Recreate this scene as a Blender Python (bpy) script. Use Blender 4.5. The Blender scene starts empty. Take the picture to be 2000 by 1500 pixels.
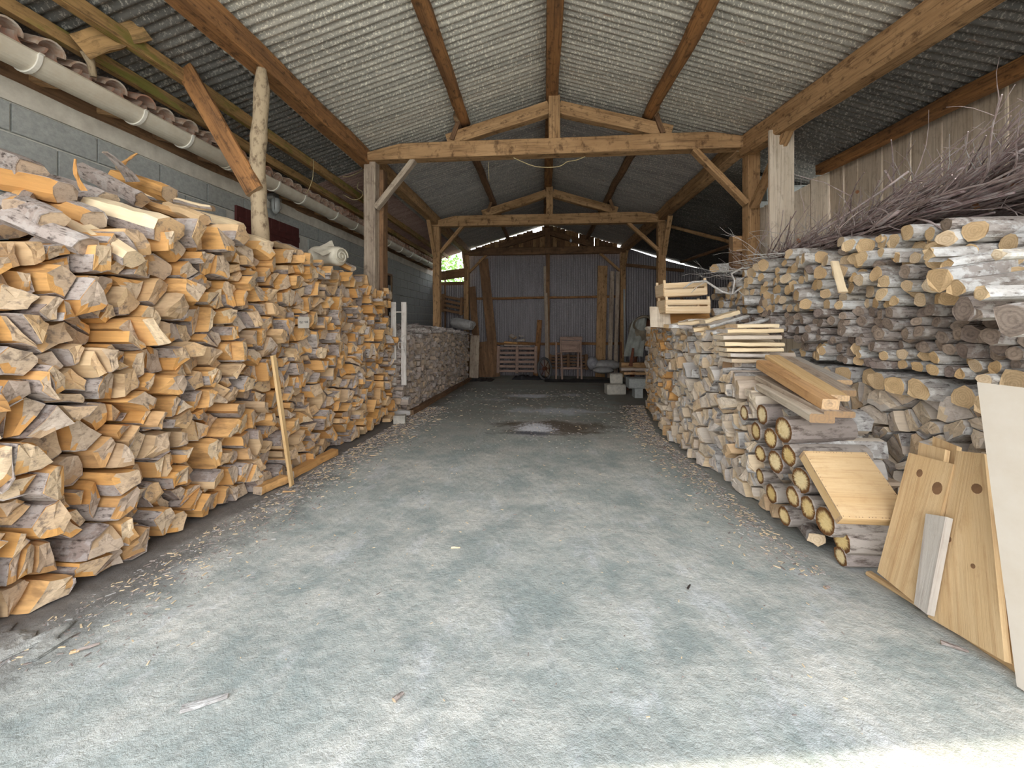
import bpy, math, random
from mathutils import Vector, Matrix
from mathutils.noise import noise as pnoise
R = random.Random(7)
SC = bpy.context.scene
COL = SC.collection

# ------------------------------------------------------------------ camera, sky, sun, exposure
CZ = 1.16                       # eye height; the shed runs along +Y, X to the right, metres
YAW = math.atan(0.08)           # the camera looks 4.6 degrees to the left of the shed's axis
cam_d = bpy.data.cameras.new('camera')
cam = bpy.data.objects.new('camera', cam_d); COL.objects.link(cam)
cam.location = (0, 0, CZ); cam.rotation_euler = (math.pi/2, 0, YAW)
cam_d.sensor_width = 36; cam_d.lens = 36*750/2000; cam_d.shift_y = -122/2000
cam_d.clip_start = 0.05; cam_d.clip_end = 300
SC.camera = cam

wd = bpy.data.worlds.new('sky'); SC.world = wd; wd.use_nodes = True
_n = wd.node_tree.nodes; _l = wd.node_tree.links
_bg = _n['Background']
_tc = _n.new('ShaderNodeTexCoord'); _sx = _n.new('ShaderNodeSeparateXYZ'); _rp = _n.new('ShaderNodeValToRGB')
_l.new(_tc.outputs['Generated'], _sx.inputs[0]); _l.new(_sx.outputs['Z'], _rp.inputs[0]); _l.new(_rp.outputs[0], _bg.inputs[0])
_rp.color_ramp.elements[0].color = (1.0, 0.985, 0.955, 1); _rp.color_ramp.elements[0].position = 0.0
_rp.color_ramp.elements[1].color = (0.66, 0.77, 0.95, 1); _rp.color_ramp.elements[1].position = 1.0
_bg.inputs[1].default_value = 1.9
sun_d = bpy.data.lights.new('sun', 'SUN'); sun_d.energy = 1.95; sun_d.angle = math.radians(.53); sun_d.color = (1.0, 0.88, 0.72)
sun = bpy.data.objects.new('sun', sun_d); COL.objects.link(sun)
SUN_A, SUN_B = 0.35, 0.54      # light moves (A, B, -1)
sun.rotation_euler = Vector((SUN_A, SUN_B, -1)).to_track_quat('-Z', 'Y').to_euler()
SC.view_settings.view_transform = 'Standard'; SC.view_settings.look = 'None'
SC.view_settings.gamma = 1.0; SC.view_settings.use_curve_mapping = False
SC.view_settings.exposure = 1.82
SC.cycles.max_bounces = 12; SC.cycles.diffuse_bounces = 8; SC.cycles.use_denoising = True

# ------------------------------------------------------------------ helpers
CY, SY = math.cos(YAW), math.sin(YAW)
def at(px, py, X=None, Y=None):
    """point of the world seen at a photo pixel, on the plane X=... or Y=..."""
    u = (px-1000)/750; v = (628-py)/750
    k = (u-.08)/(1+.08*u)
    if X is not None: Y = X/k
    else: X = k*Y
    d = -X*SY + Y*CY
    return Vector((X, Y, CZ + v*d))
def fz(y): return -0.048*y
def on_floor(px, py):
    u = (px-1000)/750; v = (py-628)/750; k = (u-.08)/(1+.08*u)
    q = CY - k*SY
    Y = CZ/(v*q-.048)
    return Vector((k*Y, Y, fz(Y)))
def proj(p):
    xc = p[0]*CY + p[1]*SY; d = -p[0]*SY + p[1]*CY
    if d < .05: return None
    return (1000+750*xc/d, 628-750*(p[2]-CZ)/d, d)
WORLD = {}
def link(o, parent=None, M=None):
    COL.objects.link(o)
    M = M or Matrix.Identity(4)
    WORLD[o.name] = M
    if parent is not None:
        o.parent = parent; o.matrix_basis = WORLD[parent.name].inverted() @ M
    else: o.matrix_basis = M
    return o
def tag(o, label=None, cat=None, group=None, kind=None):
    if label: o['label'] = label
    if cat: o['category'] = cat
    if group: o['group'] = group
    if kind: o['kind'] = kind
    return o
def empty(name, loc, label=None, cat=None, group=None, kind=None):
    o = bpy.data.objects.new(name, None); o.empty_display_size = .1
    link(o, None, Matrix.Translation(Vector(loc)))
    return tag(o, label, cat, group, kind)
class MB:
    """collects faces: verts, faces with a slot, a uv per corner and a random tint per face"""
    def __init__(s): s.v=[]; s.f=[]; s.m=[]; s.uv=[]; s.r=[]
    def add(s, vs, fs, ms, uvs, r=0.5):
        b=len(s.v); s.v.extend(vs)
        for f,m,u in zip(fs,ms,uvs):
            s.f.append([i+b for i in f]); s.m.append(m); s.uv.extend(u); s.r.append(r)
    def build(s, name, mats, parent=None, M=None, smooth=False):
        me = bpy.data.meshes.new(name)
        me.from_pydata([tuple(v) for v in s.v], [], s.f)
        uvl = me.uv_layers.new(name='UVMap')
        flat=[]
        for u in s.uv: flat.extend((u[0],u[1]))
        uvl.data.foreach_set('uv', flat)
        at_ = me.attributes.new('tint','FLOAT','FACE'); at_.data.foreach_set('value', s.r)
        for m in (mats if isinstance(mats,(list,tuple)) else [mats]): me.materials.append(m)
        me.polygons.foreach_set('material_index', s.m)
        if smooth: me.polygons.foreach_set('use_smooth', [True]*len(me.polygons))
        me.update()
        o = bpy.data.objects.new(name, me)
        return link(o, parent, M)
def prism(mb, rings, r=.5, side=0, end=1, slots=None, caps=True, smooth_v=None):
    """loft: rings = list of lists of points (x,y,z) with x along the grain"""
    n=len(rings[0]); vs=[]; 
    for g in rings: vs.extend(g)
    fs=[];ms=[];uv=[]
    per=[0]
    g=rings[0]
    for i in range(n):
        a=g[i]; b=g[(i+1)%n]; per.append(per[-1]+math.dist(a,b))
    for k in range(len(rings)-1):
        for i in range(n):
            j=(i+1)%n
            fs.append((k*n+i,k*n+j,(k+1)*n+j,(k+1)*n+i)); ms.append(slots[i] if slots else side)
            uv.append(((rings[k][i][0],per[i]),(rings[k][j][0],per[i+1]),(rings[k+1][j][0],per[i+1]),(rings[k+1][i][0],per[i])))
    if caps:
        fs.append(tuple(range(n))[::-1]); ms.append(end); uv.append(tuple((p[1],p[2]) for p in rings[0][::-1]))
        b=(len(rings)-1)*n
        fs.append(tuple(range(b,b+n))); ms.append(end); uv.append(tuple((p[1],p[2]) for p in rings[-1]))
    mb.add(vs,fs,ms,uv,r)
def rect_sec(w,h,c):
    w/=2;h/=2
    return [(-w+c,-h),(w-c,-h),(w,-h+c),(w,h-c),(w-c,h),(-w+c,h),(-w,h-c),(-w,-h+c)]
def frame_for(p0,p1,up=None,roll=0):
    p0=Vector(p0);p1=Vector(p1); x=(p1-p0).normalized()
    up=Vector(up) if up else (Vector((0,0,1)) if abs(x.z)<.9 else Vector((0,-1,0)))
    y=up.cross(x).normalized(); z=x.cross(y)
    M=Matrix((x,y,z)).transposed().to_4x4(); M.translation=p0
    return M @ Matrix.Rotation(roll,4,'X'), (p1-p0).length
def beam_mesh(L,w,h,seg=6,c=.006,jit=.004,bow=0,round_=False,n=9,taper=0,rr=None):
    rr=rr or R
    mb=MB(); rings=[]; t=rr.random()*50
    for k in range(seg+1):
        x=L*k/seg; s=1-taper*k/seg
        oy=jit*2*pnoise((t,x*1.3,0))+bow*math.sin(math.pi*k/seg); oz=jit*2*pnoise((0,x*1.3,t))
        if round_:
            sec=[(w/2*math.cos(2*math.pi*i/n)*(1+.25*jit/w*10*pnoise((i*.9,x*3,t))), h/2*math.sin(2*math.pi*i/n)*(1+.25*jit/w*10*pnoise((i*.9,x*3,t+9)))) for i in range(n)]
        else: sec=[(a+jit*.5*rr.uniform(-1,1),b+jit*.5*rr.uniform(-1,1)) for a,b in rect_sec(w,h,c)]
        rings.append([(x,a*s+oy,b*s+oz) for a,b in sec])
    prism(mb,rings,rr.random())
    return mb
def beam(name,p0,p1,w,h,mats,parent=None,up=None,roll=0,**k):
    """a timber from p0 to p1: w across, h along 'up'"""
    M,L=frame_for(p0,p1,up,roll)
    rnd=k.get('round_')
    return beam_mesh(L,w,h,**k).build(name,mats,parent,M,smooth=bool(rnd))
def box_mb(mb,x0,x1,y0,y1,z0,z1,r=.5,c=.002,side=0,end=1):
    sec=[((y0+y1)/2+a,(z0+z1)/2+b) for a,b in rect_sec(y1-y0,z1-z0,c)]
    prism(mb,[[(x0,a,b) for a,b in sec],[(x1,a,b) for a,b in sec]],r,side,end)
def tube_mb(mb,pts,rad,n=6,r=.5,slot=0,caps=True,taper=1.0):
    pts=[Vector(p) for p in pts]; rings=[]; uvx=0; 
    prev=None; vs=[];fs=[];ms=[];uv=[]; m=len(pts); us=[0]
    for i in range(1,m): us.append(us[-1]+(pts[i]-pts[i-1]).length)
    for i,p in enumerate(pts):
        d=(pts[min(i+1,m-1)]-pts[max(i-1,0)]).normalized()
        a=Vector((0,0,1)) if abs(d.z)<.9 else Vector((1,0,0))
        y=a.cross(d).normalized() if prev is None else (prev-d*prev.dot(d)).normalized()
        prev=y; z=d.cross(y)
        q=rad[i] if isinstance(rad,(list,tuple)) else rad*(1+(taper-1)*i/max(m-1,1))
        for k in range(n):
            t=2*math.pi*k/n; vs.append(p+y*(q*math.cos(t))+z*(q*math.sin(t)))
    for i in range(m-1):
        for k in range(n):
            j=(k+1)%n
            fs.append((i*n+k,i*n+j,(i+1)*n+j,(i+1)*n+k)); ms.append(slot)
            uv.append(((us[i],.02*k),(us[i],.02*k+.02),(us[i+1],.02*k+.02),(us[i+1],.02*k)))
    if caps:
        fs.append(tuple(range(n))[::-1]); ms.append(slot); uv.append(((0,0),)*n)
        fs.append(tuple(range((m-1)*n,m*n))); ms.append(slot); uv.append(((0,0),)*n)
    mb.add(vs,fs,ms,uv,r)

# ------------------------------------------------------------------ materials
class NT:
    def __init__(s,name,rough=.85,metal=0,spec=.3):
        s.m=bpy.data.materials.new(name); s.m.use_nodes=True; s.t=s.m.node_tree
        s.b=s.t.nodes['Principled BSDF']; s.b.inputs['Roughness'].default_value=rough
        s.b.inputs['Metallic'].default_value=metal; s.b.inputs['Specular IOR Level'].default_value=spec
    def n(s,ty,**k):
        x=s.t.nodes.new('ShaderNode'+ty)
        for a,b in k.items(): setattr(x,a,b)
        return x
    def L(s,a,b): s.t.links.new(a,b)
    def inp(s,node,i,v):
        if hasattr(v,'links'): s.L(v,node.inputs[i])
        else: node.inputs[i].default_value=v
    def math(s,op,a,b=0,c=0):
        x=s.n('Math',operation=op); s.inp(x,0,a); s.inp(x,1,b)
        if op in('MULTIPLY_ADD',): s.inp(x,2,c)
        return x.outputs[0]
    def mix(s,f,a,b,mode='MIX'):
        x=s.n('Mix',data_type='RGBA',blend_type=mode); s.inp(x,0,f)
        for i,v in ((6,a),(7,b)):
            if isinstance(v,tuple): x.inputs[i].default_value=(*v,1)
            else: s.L(v,x.inputs[i])
        return x.outputs[2]
    def comb(s,x,y,z):
        c=s.n('CombineXYZ'); s.inp(c,0,x); s.inp(c,1,y); s.inp(c,2,z); return c.outputs[0]
    def noise(s,vec,scale,detail=4,rough=.6,out=0,dist=0):
        x=s.n('TexNoise'); s.L(vec,x.inputs['Vector']); x.inputs['Scale'].default_value=scale
        x.inputs['Detail'].default_value=detail; x.inputs['Roughness'].default_value=rough; x.inputs['Distortion'].default_value=dist
        return x.outputs[out]
    def ramp(s,f,a,b,inter='LINEAR'):
        x=s.n('MapRange'); x.interpolation_type='SMOOTHSTEP' if inter=='S' else 'LINEAR'
        s.inp(x,0,f); x.inputs[1].default_value=a; x.inputs[2].default_value=b; return x.outputs[0]
    def cramp(s,f,stops):
        x=s.n('ValToRGB'); s.L(f,x.inputs[0]); e=x.color_ramp.elements
        while len(e)<len(stops): e.new(.5)
        for q,(p,c) in zip(e,stops): q.position=p; q.color=(*c,1)
        return x.outputs[0]
    def bump(s,h,strength,dist):
        x=s.n('Bump'); x.inputs['Strength'].default_value=strength; x.inputs['Distance'].default_value=dist
        s.L(h,x.inputs['Height']); s.L(x.outputs[0],s.b.inputs['Normal'])
    def col(s,c): s.L(c,s.b.inputs['Base Color'])
    def uv(s):
        a=s.n('UVMap'); a.uv_map='UVMap'; p=s.n('SeparateXYZ'); s.L(a.outputs[0],p.inputs[0])
        t=s.n('Attribute',attribute_name='tint'); return p.outputs[0],p.outputs[1],t.outputs['Fac']
    def objrnd(s): return s.n('ObjectInfo').outputs['Random']
    def obj(s): return s.n('TexCoord').outputs['Object']
def wood_side(name,stops,stain=(.12,.08,.05),amt=.5,grain=70,bump=.5,rough=.85,fine=.25):
    m=NT(name,rough); u,v,t=m.uv()
    base=m.cramp(t,stops)
    t50=m.math('MULTIPLY',t,53.0)
    g=m.noise(m.comb(m.math('MULTIPLY',u,4.0),m.math('MULTIPLY',v,float(grain)),t50),1,5,.65)
    blot=m.noise(m.comb(m.math('MULTIPLY',u,5.0),m.math('MULTIPLY',v,14.0),t50),1,4,.6)
    c=m.mix(m.ramp(g,.35,.72),base,m.mix(1-fine,stain,base))
    c=m.mix(m.math('MULTIPLY',m.ramp(blot,.48,.72,'S'),amt),c,stain)
    m.col(c); m.bump(g,bump,.004); return m.m
def wood_end(name,stops,stain=(.16,.12,.09),amt=.55,rings=170,ringamt=.25,rim=None,rimr=.05):
    m=NT(name,.9); u,v,t=m.uv()
    base=m.cramp(t,stops)
    t50=m.math('MULTIPLY',t,53.0)
    p=m.comb(u,v,0.0)
    q=m.comb(u,v,t50)
    ln=m.n('VectorMath',operation='LENGTH'); m.L(p,ln.inputs[0]); r=ln.outputs['Value']
    wob=m.noise(q,18,3,.6)
    rg=m.math('SINE',m.math('MULTIPLY',m.math('ADD',r,m.math('MULTIPLY',wob,.02)),float(rings)*2))
    rg=m.ramp(rg,-.2,1)
    blot=m.noise(q,26,5,.7); fine=m.noise(m.comb(m.math('MULTIPLY',u,60.0),m.math('MULTIPLY',v,220.0),t50),1,4,.7)
    c=m.mix(m.math('MULTIPLY',rg,ringamt),base,stain)
    c=m.mix(m.math('MULTIPLY',m.ramp(fine,.45,.8),.45),c,stain)
    c=m.mix(m.math('MULTIPLY',m.ramp(blot,.5,.68,'S'),amt),c,stain)
    if rim:
        c=m.mix(m.ramp(m.math('ADD',r,m.math('MULTIPLY',m.noise(m.comb(m.math('ARCTAN2',u,v),r,t50),9,3,.7),.035)),rimr,rimr+.018,'S'),c,rim)
    m.col(c); m.bump(m.math('ADD',fine,blot),.6,.004); return m.m
def bark_mat(name,stops,crack=(.05,.035,.03),lich=None,bump=1.0,sc=1,lamt=.75):
    m=NT(name,.95); u,v,t=m.uv()
    base=m.cramp(t,stops); t50=m.math('MULTIPLY',t,53.0)
    q=m.comb(m.math('MULTIPLY',u,18.0*sc),m.math('MULTIPLY',v,55.0*sc),t50)
    g=m.noise(q,1,5,.7); big=m.noise(m.comb(u,v,t50),14,4,.65)
    c=m.mix(m.ramp(g,.5,.68),base,crack)
    if lich: c=m.mix(m.math('MULTIPLY',m.ramp(big,.48,.6,'S'),lamt),c,lich)
    m.col(c); m.bump(m.math('MULTIPLY',g,-1.0),bump,.008); return m.m
def beam_mat(name,c1,c2,dark,moss=None,amt=.6):
    m=NT(name,.8); u,v,t=m.uv(); t50=m.math('MULTIPLY',t,53.0)
    g=m.noise(m.comb(m.math('MULTIPLY',u,2.0),m.math('MULTIPLY',v,60.0),t50),1,6,.7)
    b=m.noise(m.comb(m.math('MULTIPLY',u,1.3),m.math('MULTIPLY',v,9.0),t50),1,5,.6)
    s=m.noise(m.comb(m.math('MULTIPLY',u,9.0),m.math('MULTIPLY',v,14.0),t50),1,5,.7)
    c=m.mix(m.ramp(b,.35,.65),c1,c2)
    c=m.mix(m.math('MULTIPLY',m.ramp(g,.5,.68),.75),c,dark)
    c=m.mix(m.math('MULTIPLY',m.ramp(s,.5,.7,'S'),amt),c,dark)
    if moss: c=m.mix(m.math('MULTIPLY',m.ramp(m.noise(m.comb(m.math('MULTIPLY',u,1.5),m.math('MULTIPLY',v,5.0),t50),1,4,.7),.5,.62,'S'),.7),c,moss)
    m.col(c); m.bump(g,.6,.004); return m.m
def plain(name,c,rough=.8,metal=0,var=.25,sc=12,c2=None,bump=.2):
    m=NT(name,rough,metal); o=m.obj(); n1=m.noise(o,sc,5,.65)
    c2=c2 or tuple(x*(1-var) for x in c)
    m.col(m.mix(m.ramp(n1,.35,.7),c,c2)); m.bump(n1,bump,.004); return m.m
# ------------------------------------------------------------------ setting materials
M_ROOF=None
def _roof(name,dark,light,spk,rust=.5):
    m=NT(name,.5,.3,.5); u,v,t=m.uv(); t50=m.math('MULTIPLY',t,53.0)
    q=m.comb(u,v,t50)
    a=m.noise(m.comb(m.math('MULTIPLY',u,.6),m.math('MULTIPLY',v,6.0),t50),2,5,.65)
    sp=m.noise(q,55,3,.7)
    c=m.mix(m.ramp(a,.3,.7),dark,light)
    c=m.mix(m.math('MULTIPLY',m.ramp(sp,.52,.64,'S'),.85),c,spk)
    st=m.noise(m.comb(m.math('MULTIPLY',u,1.2),m.math('MULTIPLY',v,13.0),t50),2.2,6,.7)
    c=m.mix(m.math('MULTIPLY',m.ramp(st,.62,.72,'S'),rust),c,(.32,.13,.05))
    m.col(c); m.bump(sp,.15,.003); return m.m
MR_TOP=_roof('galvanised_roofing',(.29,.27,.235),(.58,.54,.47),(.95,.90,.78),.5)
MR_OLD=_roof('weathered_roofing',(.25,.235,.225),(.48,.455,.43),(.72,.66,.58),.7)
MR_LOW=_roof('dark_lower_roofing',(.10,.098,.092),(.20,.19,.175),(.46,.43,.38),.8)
MR_RED=_roof('bounce_lit_rusty_roofing',(.30,.19,.165),(.52,.36,.31),(.6,.45,.38),.8)  # red light bounced off the tiles is put into the base colour; rust streaks over it
MR_WALL=_roof('wall_cladding_metal',(.17,.155,.165),(.27,.25,.26),(.36,.34,.35),.35)
M_BEAM=beam_mat('oak_timber',(.52,.32,.16),(.34,.195,.09),(.10,.052,.025),amt=.85)
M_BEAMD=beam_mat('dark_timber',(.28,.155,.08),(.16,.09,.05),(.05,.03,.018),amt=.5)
M_BEAMR=beam_mat('reddish_purlin_timber',(.40,.19,.07),(.20,.10,.045),(.06,.032,.016),amt=.85)
M_BEAMM=beam_mat('mossy_timber',(.46,.27,.11),(.28,.17,.07),(.07,.04,.02),moss=(.16,.17,.03))
M_BEAMG=beam_mat('grey_timber',(.50,.41,.31),(.36,.28,.215),(.13,.09,.07))
M_BOARDG=beam_mat('weathered_boards',(.66,.57,.46),(.54,.45,.34),(.25,.19,.13),amt=.4)
M_PINE=beam_mat('planed_pine',(.66,.46,.24),(.56,.36,.16),(.42,.24,.09),amt=.3)
E_BEAM=wood_end('timber_end',[(0,(.33,.21,.11)),(1,(.22,.13,.07))])
E_PINE=wood_end('pine_end',[(0,(.62,.43,.25)),(1,(.5,.33,.18))],rings=200)
BM=[M_BEAM,E_BEAM]; BD=[M_BEAMD,E_BEAM]; BR=[M_BEAMR,E_BEAM]; BMM=[M_BEAMM,E_BEAM]; BG=[M_BEAMG,E_BEAM]; BB=[M_BOARDG,E_BEAM]; BP=[M_PINE,E_PINE]

# floor: trodden concrete with dust, green bloom, bark dirt along the stacks and an ash patch
def floor_mat():
    m=NT('trodden_concrete',.92,0,.2); o=m.obj(); s=m.n('SeparateXYZ'); m.L(o,s.inputs[0]); x,y=s.outputs[0],s.outputs[1]
    big=m.noise(o,.9,6,.62); mid=m.noise(o,3.3,7,.72); fine=m.noise(o,26,5,.75); tiny=m.noise(o,120,3,.7)
    vs=m.n('VectorMath',operation='MULTIPLY'); m.L(o,vs.inputs[0]); vs.inputs[1].default_value=(1,.55,1)
    c=m.mix(m.ramp(mid,.38,.62),(.34,.38,.355),(.66,.645,.58))
    c=m.mix(m.math('MULTIPLY',m.ramp(big,.42,.62,'S'),.42),c,(.33,.385,.365))
    c=m.mix(m.math('MULTIPLY',m.ramp(m.noise(vs.outputs[0],4.5,8,.75),.52,.66,'S'),.5),c,(.70,.71,.71))
    c=m.mix(m.math('MULTIPLY',m.ramp(fine,.45,.75),.65),c,(.26,.28,.26))
    c=m.mix(m.math('MULTIPLY',m.ramp(tiny,.63,.72),.35),c,(.13,.12,.10))
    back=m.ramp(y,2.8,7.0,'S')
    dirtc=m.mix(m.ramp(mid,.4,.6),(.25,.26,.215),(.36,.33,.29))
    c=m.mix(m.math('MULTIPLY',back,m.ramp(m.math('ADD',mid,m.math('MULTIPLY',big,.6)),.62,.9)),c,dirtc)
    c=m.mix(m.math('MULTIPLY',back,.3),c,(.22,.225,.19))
    # bark dirt beside the stacks
    jx=m.math('MULTIPLY',m.math('SUBTRACT',mid,.5),.9)
    dl=m.ramp(m.math('ADD',x,jx),-1.55,-2.15,'S'); dr=m.ramp(m.math('ADD',x,jx),1.0,1.55,'S')
    c=m.mix(m.math('MULTIPLY',dl,.85),c,(.135,.11,.095)); c=m.mix(m.math('MULTIPLY',m.math('MULTIPLY',dr,m.ramp(y,1.5,2.4)),.55),c,(.17,.145,.12))
    def spot(cx,cy,rx,ry,colr,amt,thr,ns):
        dx=m.math('DIVIDE',m.math('SUBTRACT',x,cx),rx); dy=m.math('DIVIDE',m.math('SUBTRACT',y,cy),ry)
        r=m.math('SQRT',m.math('ADD',m.math('MULTIPLY',dx,dx),m.math('MULTIPLY',dy,dy)))
        f=m.ramp(m.math('ADD',r,m.math('MULTIPLY',m.math('SUBTRACT',ns,.5),2.2)),thr,thr*.35,'S')
        return m.math('MULTIPLY',f,amt),colr
    for a in [(.12,5.15,.95,.62,(.11,.065,.035),.8,1.0,mid),(-.10,5.02,.34,.5,(.88,.88,.92),1.0,.95,fine),(-.14,4.78,.32,.14,(.03,.03,.045),.85,1.1,fine),
              (.25,6.3,.9,.35,(.62,.64,.67),.8,1.0,mid),(-.3,8.0,.7,.35,(.72,.73,.77),.85,1.0,mid),(.6,8.2,.35,.3,(.6,.6,.65),.8,.9,fine),(-.9,7.4,.4,.2,(.5,.5,.52),.7,.9,mid)]:
        f,k=spot(*a); c=m.mix(f,c,k)
    m.col(c); m.bump(m.math('ADD',m.math('MULTIPLY',fine,1.6),m.math('ADD',mid,m.math('MULTIPLY',tiny,.35))),.55,.012); return m.m
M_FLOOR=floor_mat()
def grid(name,x0,x1,y0,y1,nx,ny,zf,mat,kind='structure',label=None,cat=None):
    vs=[];fs=[]
    for j in range(ny+1):
        for i in range(nx+1):
            X=x0+(x1-x0)*i/nx; Y=y0+(y1-y0)*j/ny; vs.append((X,Y,zf(X,Y)))
    for j in range(ny):
        for i in range(nx):
            a=j*(nx+1)+i; fs.append((a,a+1,a+nx+2,a+nx+1))
    me=bpy.data.meshes.new(name); me.from_pydata(vs,[],fs); me.materials.append(mat)
    me.polygons.foreach_set('use_smooth',[True]*len(fs)); me.update()
    o=link(bpy.data.objects.new(name,me)); return tag(o,label,cat,None,kind)
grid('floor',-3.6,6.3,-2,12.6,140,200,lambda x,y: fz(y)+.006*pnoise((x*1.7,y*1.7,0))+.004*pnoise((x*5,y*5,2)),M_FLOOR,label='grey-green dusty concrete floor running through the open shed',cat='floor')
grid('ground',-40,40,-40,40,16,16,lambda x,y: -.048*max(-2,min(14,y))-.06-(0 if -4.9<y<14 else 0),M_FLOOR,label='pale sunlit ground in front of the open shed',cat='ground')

# ------------------------------------------------------------------ roof
RX,RZ=.12,4.33
def left_z(X): return RZ-.3*(RX-X)
def plate_r(Y): return RZ-.3*(2.62-RX)-(.1*(5-Y) if Y<5 else 0)
def purl_r(Y): return 3.2-.03*(5.1-Y)
def right_z(X,Y):
    if X<=2.62: return RZ+(plate_r(Y)-RZ)*(X-RX)/(2.62-RX)
    if Y<5.35: return plate_r(Y)+(purl_r(Y)-plate_r(Y))*(X-2.62)/.93
    return plate_r(Y)-.3*(X-2.62)
PITCH=.076
def sheet_mb(zf,X0,X1,Y0,Y1,off=0,amp=.0125,ns=5):
    mb=MB(); n=int(round((Y1-Y0)/PITCH*8)); vs=[];fs=[];ms=[];uv=[]; r=R.random()
    for k in range(ns+1):
        X=X0+(X1-X0)*k/ns
        for i in range(n+1):
            Y=Y0+(Y1-Y0)*i/n
            vs.append((X,Y,zf(X,Y)+off+amp*math.sin(2*math.pi*Y/PITCH)+.004*pnoise((X*2,Y*2,r*9))))
    for k in range(ns):
        for i in range(n):
            a=k*(n+1)+i; fs.append((a,a+1,a+n+2,a+n+1)); ms.append(0)
            uv.append([(vs[q][0],vs[q][1]) for q in (a,a+1,a+n+2,a+n+1)])
    mb.add(vs,fs,ms,uv,r); return mb
roof=empty('ceiling',(0,5,4.3),'pitched roof of corrugated metal sheets seen from below','roof',kind='structure')
def sheets(zf,X0,X1,ya,yb,mat,off=0,w=11*PITCH):
    y=ya;k=0
    while y<yb-.05:
        e=R.uniform(-.03,.03)
        mt=mat(y) if callable(mat) else mat
        sheet_mb(zf,X0,X1+e,y,min(y+w+PITCH,yb),off+(.003 if k%2 else 0)).build('roof_sheet',mt,roof,smooth=True)
        y+=w;k+=1
YF=-1.1; YB=12.62
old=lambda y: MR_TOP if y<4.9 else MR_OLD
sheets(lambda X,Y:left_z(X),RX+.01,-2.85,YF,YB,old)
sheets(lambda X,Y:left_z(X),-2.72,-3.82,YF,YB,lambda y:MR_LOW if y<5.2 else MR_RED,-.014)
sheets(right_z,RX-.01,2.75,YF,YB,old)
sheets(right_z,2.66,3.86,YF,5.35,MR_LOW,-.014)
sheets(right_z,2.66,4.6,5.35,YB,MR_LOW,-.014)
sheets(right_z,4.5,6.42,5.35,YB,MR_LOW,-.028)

# roof timbers
ridge=beam('ridge_beam',(RX,YF+.1,RZ-.115),(RX,12.5,RZ-.115),.16,.17,BR,seg=24,jit=.01)
tag(ridge,'dark brown ridge beam running along the peak of the roof','beam')
for x,y0,y1,w,lb,mt in [(-1.06,YF+.1,5.2,.15,'orange-brown round purlin in the left roof slope, front bay',BR),(1.38,YF+.1,5.2,.15,'orange-brown round purlin in the right roof slope, front bay',BR),
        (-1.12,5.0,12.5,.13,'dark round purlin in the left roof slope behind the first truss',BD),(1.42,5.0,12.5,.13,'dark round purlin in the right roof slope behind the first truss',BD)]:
    z0=(left_z(x) if x<0 else right_z(x,y0+1))-.02-w/2; z1=(left_z(x) if x<0 else right_z(x,y1))-.02-w/2
    if x>0 and y0<0: z0=right_z(x,y0)-.02-w/2
    tag(beam('purlin',(x+.08*(1 if x<0 else -1)*(y0<0),y0,z0),(x,y1,z1),w,w,mt,seg=30,jit=.012,round_=True,n=10),lb,'beam')
lp=[('purlin',-2.46,YF+.1,5.25,.16,.2,BR,'dark reddish wall plate over the left posts, front bay'),('purlin',-2.42,5.2,12.5,.15,.2,BM,'brown wall plate over the left posts behind the first truss')]
for nm,x,y0,y1,w,h,mt,lb in lp:
    tag(beam('wall_plate',(x,y0,left_z(x)-.03-h/2),(x,y1,left_z(x)-.03-h/2),w,h,mt,seg=20,jit=.008,up=(0,0,1)),lb,'beam')
for x,w,h,mt,lb in [(-3.1,.07,.11,BMM,'slim mossy purlin in the left lean-to roof, nearer the posts'),(-3.42,.07,.1,BMM,'slim mossy purlin in the left lean-to roof, nearer the gutter')]:
    tag(beam('purlin',(x,YF+.1,left_z(x)-.035-h/2),(x,12.4,left_z(x)-.035-h/2),w,h,mt,seg=24,jit=.008),lb,'beam')
tag(beam('wall_plate',(2.58,YF+.1,plate_r(YF)-.17),(2.6,5.2,plate_r(5.2)-.17),.17,.26,BM,seg=20,jit=.01,c=.02),'massive old beam over the right side of the front bay','beam')
tag(beam('wall_plate',(2.56,5.15,plate_r(6)-.14),(2.54,12.5,plate_r(9)-.14),.16,.21,BM,seg=16,jit=.01),'brown wall plate over the right posts behind the first truss','beam')
tag(beam('purlin',(3.55,YF+.1,purl_r(YF)-.09),(3.55,5.25,purl_r(5.25)-.09),.09,.13,BR,seg=16,jit=.008),'dark red-brown purlin above the board wall on the right','beam')

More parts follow.
